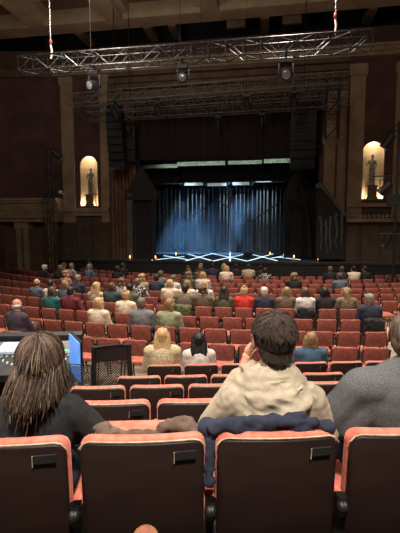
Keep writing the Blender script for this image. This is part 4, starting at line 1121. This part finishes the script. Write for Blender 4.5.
M_scr = mat('desk touch screen', (.55, .66, .85), .3, (.25, .34, .5), 9, emit=.9)
for x in (-.5, .08): MB().box((x, .20, .085), (.42, .26, .02)).xf(Md).build('touch_screen', M_scr, e, False)
M_fad = mat('pale fader cap', S(206, 206, 204), .5)
for i in range(24): MB().box((-.9 + i * .078, -.2 + .05 * math.sin(i * 1.7), .065), (.02, .045, .03)).xf(Md).build('fader', M_fad, e, False)
m = MB()
for i in range(24):
    for j in range(3): m.box((-.9 + i * .078, -.02 + j * .035, .056), (.03, .016, .012))
m.xf(Md).build('button_rows', mat('lit desk buttons', (.5, .6, .6), .5, (.1, .2, .15), 60), e, False)
MB().box((.85, .1, .07), (.05, .02, .02)).box((.92, .05, .07), (.05, .02, .02)).xf(Md).build('green_lights', mat('green indicator', (.05, .8, .3), .5, emit=2.5), e, False)
for x in (-.85, .85):
    for y in (-.3, .35): MB().box((x, y, .44), (.06, .06, .88)).build('leg', M_lamp, e, False)
MB().box((0, .1, .35), (1.7, .5, .5)).build('rack_case', M_lamp, e, False)
# monitor turned to the operator
far = uv(72.3, 5.62, 0); near = uv(82, 5.12, 0); mid = (far + near) / 2; d_ = near - far
e = empty('monitor', mid, math.atan2(d_.y, d_.x)); tag(e, 'blue-lit computer monitor seen almost edge-on right of the mixing desk', 'monitor')
w_ = d_.length
MB().box((0, .025, 1.14), (w_ + .03, .03, .55)).build('casing', M_lamp, e, False)
M_blue = mat('blue monitor picture', S(70, 130, 215), .3, S(120, 165, 225), 3, emit=.95)
MB().box((0, -.0, 1.14), (w_, .02, .51)).build('screen', M_blue, e, False); 
bpy.context.view_layer.update()
MB().box((0, .07, .5), (.06, .06, .9)).box((0, .07, .02), (.4, .3, .04)).build('stand', M_lamp, e, False)
# mesh barriers
def barrier(pa, pb, z0, z1, label, solid=None):
    d = pb - pa; L = d.length; e = empty('mesh_barrier', (pa.x, pa.y, 0), math.atan2(d.y, d.x)); tag(e, label, 'barrier', 'mesh barriers round the sound desk')
    MB().tube([(0, 0, 0), (0, 0, z1), (L, 0, z1), (L, 0, 0)], .028, 8).tube([(0, 0, .1), (L, 0, .1)], .02, 8).build('frame', M_lamp, e)
    m = MB(); st_ = .032; n = int((L + z1) / st_)
    zt2 = z0
    for i in range(n):
        c = i * st_
        for s_ in (1, -1):
            x0 = max(0, c - (zt2 - .1)); x1 = min(L, c)
            if x1 <= x0: continue
            za, zb = .1 + (c - x0), .1 + (c - x1)
            a, b = (x0, za), (x1, zb)
            if s_ < 0: a, b = (L - x0, za), (L - x1, zb)
            m.tube([(a[0], 0, a[1]), (b[0], 0, b[1])], .0048, 4, cap=False)
    m.build('wire_mesh', mat('mesh wire', (.05, .05, .048), .5, (.025, .025, .025), 20, metal=.5), e)
    if solid: MB().box((L / 2, .03, (z0 + z1) / 2), (L, .05, z1 - z0)).build('top_panel', M_lamp, e, False)
    return e
barrier(uv(56, 5.0, 0), uv(95, 4.9, 0), 1.16, 1.18, 'mesh barrier with a black top rail in front of the monitor')
barrier(uv(96, 4.88, 0), uv(131, 5.0, 0), 1.22, 1.42, 'taller mesh barrier with a black top panel, right of the monitor', True)
# ------------------------------------------------------------------ coats on the seats
def lumpy(me, amp, f, seed=0, ridged=True):
    for v in me.vertices:
        n = noise.noise(Vector((v.co.x * f + seed, v.co.y * f, v.co.z * f))); n2 = noise.noise(Vector((v.co.x * f * 2.3 + seed, v.co.y * f * 2.3, v.co.z * f * 2.3)))
        n = (1 - abs(n) * 2.4) if ridged else n
        v.co += v.normal * (amp * n + amp * .45 * n2)
    return me
def coat_on_seat(key, m, label, seed, zc=.74, h=.30, w=.40):
    s_ = SEATS[key]; mb = MB().pad(w, h, .16, .06, M=Mt((0, .0, zc), R(8)), nx=6)
    mb.capsule((-w * .4, -.02, zc + h * .42), (w * .4, .0, zc + h * .40), .06, .055)
    me = lumpy(remeshed(mb, .02, 2, 'coat', [m]), .018, 9, seed); o = link('coat', me); o.location = (s_['x'], s_['y'], 0); o.rotation_euler = (0, 0, s_['th']); tag(o, label, 'coat', 'coats hung over the stalls seats')
def seat_near(px, ri): return min((k for k in SEATS if k[0] == ri), key=lambda k: abs(SEATS[k]['px'] - px))
coat_on_seat(seat_near(370, 2), C_['black'], 'black jacket hung over the last seat before the right aisle', 1)
coat_on_seat(seat_near(182, 3), C_['olive'], 'olive green padded coat over the seat behind the tweed man', 2)
coat_on_seat(seat_near(156, 2), C_['navy'], 'dark navy coat over the seat of the woman in sage green', 3)
coat_on_seat(seat_near(308, 3), C_['black'], 'black coat over the seat of the woman in pale grey', 4)
# ------------------------------------------------------------------ the three people in the nearest row
def strands(mb, M, n, seed, length, style, nmat=3):
    random.seed(seed)
    c = Vector((0, -.018, .028)); rad = Vector((.082 if style == 'short' else .088, .106, .100))
    for i in range(n):
        u = random.uniform(-.5 if style == 'short' else -.35, 1); a = random.uniform(0, 2 * PI); s_ = math.sqrt(max(0, 1 - u * u))
        dr = Vector((s_ * math.cos(a), s_ * math.sin(a), u))
        if dr.y > .45 and dr.z < .45: continue
        if style == 'short' and dr.z < -.15 and dr.y > -.25: continue
        crown = Vector((.012, -.25, .95)).normalized()
        t = (dr - crown * dr.dot(crown)); t = t.normalized() if t.length > 1e-3 else Vector((1, 0, 0))
        mi = random.choice(range(nmat))
        if style == 'short':
            L = length * random.uniform(.7, 1.3); t = (t + Vector((random.uniform(-.35, .35), random.uniform(-.35, .35), random.uniform(-.15, .1)))).normalized()
            pts = []; p = dr.copy()
            for k in range(5):
                q = Vector((p.x * rad.x, p.y * rad.y, p.z * rad.z)) * (1 + .035 * k * (1.5 if dr.z > .5 else .5)) + c
                pts.append(M @ q); p = (p + t * (L / 4 / .1)).normalized()
                t = (t - p * t.dot(p)).normalized()
            mb.tube(pts, [.0032, .0046, .004, .0028, .0006], 5, mi)
        else:
            pts = []; p = dr.copy(); fall = random.uniform(.8, 1.0) * length; w1, w2 = random.uniform(0, 6), random.uniform(20, 34); amp = random.uniform(.001, .005)
            r_ = random.uniform(.99, 1.10)
            for k in range(6):
                q = Vector((p.x * rad.x, p.y * rad.y, p.z * rad.z)) * r_ + c; pts.append(M @ q)
                if p.z < -.25: break
                p = (p + t * .32).normalized(); t = (t - p * t.dot(p)).normalized()
            last = pts[-1]; ctr = M @ c; out = (last - ctr); out.z = 0; out = out.normalized() * .012 if out.length > 1e-4 else Vector((0, -.01, 0))
            spread = Vector((out.x * random.uniform(-1.1, .5), min(out.y, .002) - random.uniform(0, .010), 0))
            m_ = 9
            for k in range(1, m_):
                z = -fall * k / m_; tt = k / m_
                pts.append(last + spread * (k * .75) + Vector((math.sin(w1 + z * w2) * amp * k * .35, 0 - .015 * math.sin(tt * PI), z)))
            n_ = len(pts); mb.tube(pts, [.0012 + .0012 * math.sin(PI * min(1, (k + .3) / n_)) for k in range(n_ - 1)] + [.0004], 4, mi)
HS = [hairmat('brown strand', (84, 64, 52)), hairmat('dark brown strand', (60, 47, 40)), hairmat('golden brown strand', (112, 90, 70), (86, 68, 54)), hairmat('pale gold strand', (170, 144, 110), (130, 106, 80))]

HD = [cloth('dark hair strand', (56, 44, 36), (40, 30, 25), 60), cloth('darker hair strand', (42, 33, 27), (30, 23, 19), 60), cloth('mid hair strand', (76, 60, 48), (54, 42, 34), 60)]
# man in the beige hoodie
Ph = pose((.035, .015), R(2), R(-3), R(2), 'wide', .93, .085)
Ph['sh'] = [Vector((q_.x, q_.y, q_.z - .045)) for q_ in Ph['sh']]
Ph['elb'][0] = Vector((-.22, .16, .75)); Ph['wri'][0] = Vector((-.075, .20, .975))
Ph['elb'][1] = Vector((.275, .09, .75)); Ph['wri'][1] = Vector((.12, .36, .68))
e = empty('person', rear_loc(0, 0, .145, .0), RZ); e.scale = (1.06, 1.06, 1.04)
tag(e, 'short dark-haired man in a beige hoodie, seen from behind in the nearest row', 'person')
def hero_body(P, vox=.009, handdir=None, ears=True):
    mb = MB(); ex = MB(); M = head_frame(P)
    torso(mb, P, 0, 1.0); arms_(mb, P); legs_(mb, P); head_blobs(mb, M)
    mb.capsule(P['nec'] - Vector((0, 0, .03)), M @ Vector((0, -.018, -.045)), .062, .056)
    for i, s_ in enumerate((-1, 1)):
        d = (P['wri'][i] - P['elb'][i]).normalized() + Vector((-s_ * .2, 0, -.1)); nn = Vector((0, 0, -1))
        if handdir and handdir[i]: d, nn = Vector(handdir[i][0]), Vector(handdir[i][1])
        hand_extra(ex, mb, P['wri'][i], d, nn, handdir[i][2] if handdir and handdir[i] else s_, .35)
        a = P['ank'][i]; mb.capsule(a + Vector((0, -.02, -.055)), a + Vector((0, .15, -.07)), .035, .028)
        ex.ell(M @ Vector((s_ * .031, .083, .012)), (.012, .010, .008), M.to_3x3(), 1, 10, 8)
        if not ears: continue
        ex.ell(M @ Vector((s_ * .087, -.002, -.012)), (.008, .019, .032), M.to_3x3(), 0, 10, 8)
        rim = [M @ Vector((s_ * (.091 + .005 * math.sin(t)), -.006 + .019 * math.cos(t), -.006 + .031 * math.sin(t))) for t in [PI * 2 * k / 12 - .6 for k in range(11)]]
        ex.tube(rim, .0042, 6)
    return remeshed(mb, vox, 4, 'body', [M_skin, M_eye], ex)
link('body', hero_body(Ph, .009, [((.25, .05, 1), (1, .3, 0), 1), None]), e)
M_hood = mat('beige hoodie jersey', S(170, 160, 140), .95, S(150, 140, 121), 24, .3, sheen=.2, detail=6)
mb = MB(); torso(mb, Ph, .022, 1.04); arms_(mb, Ph, .024, .90)
nk = Ph['nec']; V = lambda x, y, z: Vector((nk.x + x, nk.y + y, nk.z + z - .028))
def drape(w, back, z0, zm, r, yf=.03, n=14):
    pts = [V(w * math.cos(PI * k / n), yf - (back + yf) * math.sin(PI * k / n) ** .8, z0 + (zm - z0) * math.sin(PI * k / n)) for k in range(n + 1)]
    for a, b in zip(pts, pts[1:]): mb.capsule(a, b, r, r, 10)
for i_ in (0, 1): mb.capsule(Ph['sh'][i_].lerp(Ph['che'], .25), Ph['elb'][i_].lerp(Ph['wai'], .25), .085, .075)
me = remeshed(mb, .0085, 2, 'hoodie', [M_hood])
for v in me.vertices:
    c = v.co; f = Vector((c.x * 11, c.y * 11, c.z * 17)); r1 = 1 - abs(noise.noise(f)) * 2.2; r2 = noise.noise(f * 2.6)
    hood = max(0, min(1, (c.z - nk.z + .16) / .12)) * (1 if c.y < nk.y + .03 else .4)
    low = .12 + .45 * max(0, min(1, (.95 - c.z) / .2))
    v.co += v.normal * ((.003 * r1 + .002 * r2) * max(hood, low) + .006 * hood * (1 - abs(noise.noise(Vector((c.x * 16 + 4, c.y * 7, c.z * 30)))) * 3))
link('hoodie', me, e)
NU, prof = 72, [(.052, -.06), (.056, -.02), (.064, .012), (.078, .022), (.094, .010), (.108, -.008), (.122, -.022), (.136, -.044), (.146, -.070), (.148, -.098), (.142, -.124), (.126, -.140), (.100, -.135), (.07, -.10)]
dense = []
for k in range(len(prof)):
    a_, b_2 = prof[k], prof[(k + 1) % len(prof)]
    for t_ in (0, .25, .5, .75): dense.append((a_[0] + (b_2[0] - a_[0]) * t_, a_[1] + (b_2[1] - a_[1]) * t_, (k + t_) / len(prof)))
vs, fs = [], []
for i in range(NU + 1):
    u = i / NU; th_ = -R(150) + R(300) * u      # 0 = straight back
    bk = max(0, math.cos(th_ * .62)) ; side_f = math.sin(th_)
    for (r_, z_, v_) in dense:
        f1 = math.sin(v_ * 30 + 2.6 * math.sin(th_ * 1.3 + .5) + 3 * noise.noise(Vector((th_ * 1.2, v_ * 3, 1)))) * (.009 if .25 < v_ < .85 else .002)
        f2 = (1 - abs(noise.noise(Vector((th_ * 2.2, v_ * 9, 5)))) * 3) * .007
        rr = .055 + (r_ - .055) * (.62 + .62 * bk) + (f1 + f2) * (1 if v_ > .12 else .3)
        zz = z_ * (.45 + .65 * bk) if z_ < 0 else z_
        if th_ < -R(55) and v_ < .45: zz += .055 * math.exp(-((th_ + R(88)) / .32) ** 2) * (1 if .1 < v_ < .4 else .4); rr += .012 * math.exp(-((th_ + R(88)) / .3) ** 2)
        zz += .012 * (1 - bk) + f2 * .6
        vs.append((nk.x + rr * math.sin(th_) * 1.06, nk.y + .015 - rr * math.cos(th_) * 1.12, nk.z + .002 + zz))
ND = len(dense)
for i in range(NU):
    for k in range(ND): k2 = (k + 1) % ND; fs.append((i * ND + k, i * ND + k2, (i + 1) * ND + k2, (i + 1) * ND + k))
fs.append(tuple(range(ND))); fs.append(tuple(NU * ND + k for k in range(ND - 1, -1, -1)))
MB().add(vs, fs).build('hood', M_hood, e)
for i, t in enumerate((legs_mesh(Ph),)): l = link('trousers', t, e); set_mat(l, C_['jeans'])
l = link('shoes', shoes_mesh(Ph), e); set_mat(l, M_shoe)
Mh = head_frame(Ph)
mb = MB(); add_ell(mb, Mh, (0, -.019, .028), (.081, .106, .100)); add_ell(mb, Mh, (0, -.040, -.024), (.076, .070, .076)); add_cap(mb, Mh, (-.025, -.062, -.048), (.025, -.062, -.048), .028); add_cap(mb, Mh, (-.04, .062, .078), (.04, .062, .078), .026)
me = remeshed(mb, .008, 1, 'hair', HD)
ex = MB(); strands(ex, Mh, 3600, 5, .07, 'short')
random.seed(8)
for k in range(420):     # short hair thinning towards the nape
    x = random.uniform(-.062, .062); z = random.uniform(-.062, -.02); y = -.10 * math.sqrt(max(0.05, 1 - (x / .085) ** 2)) + (.02 if z < -.06 else 0) + max(0, (-.06 - z)) * .35
    ex.tube([Mh @ Vector((x, y, z)), Mh @ Vector((x * .98, y - .006, z - .012)), Mh @ Vector((x * .95, y - .004, z - .024))], [.003, .003, .0006], 4, random.choice((0, 1)))
hm = ex.mesh('hair', HD)
bm = bmesh.new(); bm.from_mesh(me); bm.from_mesh(hm); bm.to_mesh(me); bm.free(); bpy.data.meshes.remove(hm)
link('hair', me, e)

# woman with long hair
Pw = pose((.05, .03), R(-14), R(-5), R(3), 'wide', .80, .115)
e = empty('person', rear_loc(0, -2, .12, .01), RZ); tag(e, 'woman with long streaked brown hair and a black top at lower left', 'person'); e.scale = (1.02, 1.02, 1.0)
link('body', hero_body(Pw, ears=False), e)
mb = MB(); torso(mb, Pw, .016, 1.03); arms_(mb, Pw, .020, .93)
t = lumpy(remeshed(mb, .010, 3, 'top', [cloth('black ribbed jersey', (34, 38, 40), (24, 26, 28), 40)]), .0035, 9, 3)
link('top', t, e); l = link('trousers', legs_mesh(Pw), e); set_mat(l, C_['jeans']); l = link('shoes', shoes_mesh(Pw), e); set_mat(l, M_shoe)
Mw = head_frame(Pw); me = remeshed((lambda m: (add_ell(m, Mw, (0, -.018, .028), (.086, .104, .096)), [add_cap(m, Mw, (x, -.045, .0), (x * 1.15, -.055, -.15), .042, .030) for x in (-.055, -.02, .02, .055)], m)[-1])(MB()), .010, 2, 'hair', HS)
for p_ in me.polygons: p_.material_index = 1
ex = MB(); strands(ex, Mw, 5200, 11, .150, 'long', 3); strands(ex, Mw, 200, 12, .20, 'long', 4); strands(ex, Mw, 26, 17, .28, 'long', 4)
hm = ex.mesh('hair', HS); bm = bmesh.new(); bm.from_mesh(me); bm.from_mesh(hm); bm.to_mesh(me); bm.free(); bpy.data.meshes.remove(hm)
link('hair', me, e)

# man in the grey jumper
Pg = pose((.06, .03), R(-35), R(-3), R(2), 'wide', 1.3, .08)
e = empty('person', rear_loc(0, 1, .13, .095), RZ); tag(e, 'grey-haired man in a heather grey jumper at the right edge, cut by the frame', 'person'); e.scale = (1.12, 1.12, 1.04)
link('body', hero_body(Pg), e)
mb = MB(); [mb.capsule(Pg['sh'][i_].lerp(Pg['che'], .25), Pg['elb'][i_].lerp(Pg['wai'], .25), .08, .08) for i_ in (0, 1)]; torso(mb, Pg, .024, 1.1); arms_(mb, Pg, .026, .93); mb.capsule(Pg['nec'] - Vector((0, 0, .03)), Pg['nec'] + Vector((0, .0, .03)), .072, .070)
M_heather = mat('heather grey knit', S(98, 100, 102), .95, S(74, 76, 79), 240, .35, detail=8, lo=.42, hi=.58)
link('jumper', lumpy(remeshed(mb, .010, 3, 'jumper', [M_heather]), .006, 7, 6), e)
l = link('trousers', legs_mesh(Pg), e); set_mat(l, C_['jeans']); l = link('shoes', shoes_mesh(Pg), e); set_mat(l, M_shoe)
l = link('hair', hair_mesh(Pg, 'short', .009), e); set_mat(l, H_['greybrown'])

# coats in the nearest row
def rloc(k, j, x, y, z):
    q = rear_rows[k][0] + T * (PITCHM * j + x) + NRM * y; return Vector((q.x, q.y, rear_floor[k] + z))
mb = MB()
for (x, y, z, r) in ((.08, .09, .885, .022), (.12, .085, .90, .028), (.165, .08, .90, .034), (.20, .08, .87, .034), (.21, .10, .80, .04), (-.19, .10, .88, .022), (-.165, .10, .885, .02)):
    mb.ell((x, y, z), (r * 1.3, r, r))
mb.capsule((-.17, .09, .865), (.2, .09, .82), .022, .03); mb.capsule((-.17, .09, .87), (-.15, .1, .6), .03, .03)
o = link('coat', lumpy(remeshed(mb, .009, 1, 'coat', [cloth('brown nylon', (112, 92, 80), (78, 62, 54), 12)]), .007, 26, 2)); o.location = rear_loc(0, -1); o.rotation_euler = (0, 0, RZ); tag(o, 'crumpled brown coat stuffed in the empty seat of the nearest row', 'coat')
mb = MB(); random.seed(3); last = None
for i in range(12):
    x = -.25 + i * .042; z = .905 + .018 * math.sin(i * 1.3) + (.012 if 3 < i < 9 else -.02 if i > 9 else 0); p = Vector((x, .005 + .01 * math.sin(i * 2.1), z + .012))
    if last: mb.capsule(last, p, .026, .026)
    last = p
for (a, b, r) in (((-.24, .04, .90), (-.275, .02, .82), .030), ((-.275, .02, .82), (-.272, .0, .70), .026), ((-.2, .0, .94), (.12, .01, .955), .018), ((-.27, .05, .9), (-.26, .1, .75), .04), ((-.05, -.01, .945), (.16, -.01, .94), .016)): mb.capsule(a, b, r, r * .9)
o = link('jacket', lumpy(remeshed(mb, .008, 1, 'jacket', [cloth('navy nylon', (40, 46, 66), (26, 31, 46), 10)]), .008, 20, 5)); o.location = rear_loc(0, 0); o.rotation_euler = (0, 0, RZ); tag(o, 'navy jacket bunched along the seat top behind the man in the beige hoodie', 'jacket')
# armrest end of the camera's own row
q = at(145.5, 541, D=.80); zf = rear_floor[0] + .28
e = empty('armrest_post', (q.x, q.y, zf), RZ); tag(e, 'rounded reddish wooden armrest end at the bottom edge of the picture', 'armrest')
MB().capsule((0, -.28, q.z - zf), (0, 0, q.z - zf), .028, .028, 16).build('wooden_rest', mat('polished reddish wood', S(168, 116, 92), .4, S(132, 84, 64), 6, stretch=(6, 1, 6)), e)
MB().box((0, -.14, (q.z - zf - .02) / 2), (.04, .2, q.z - zf - .02)).build('post', M_legs, e, False)
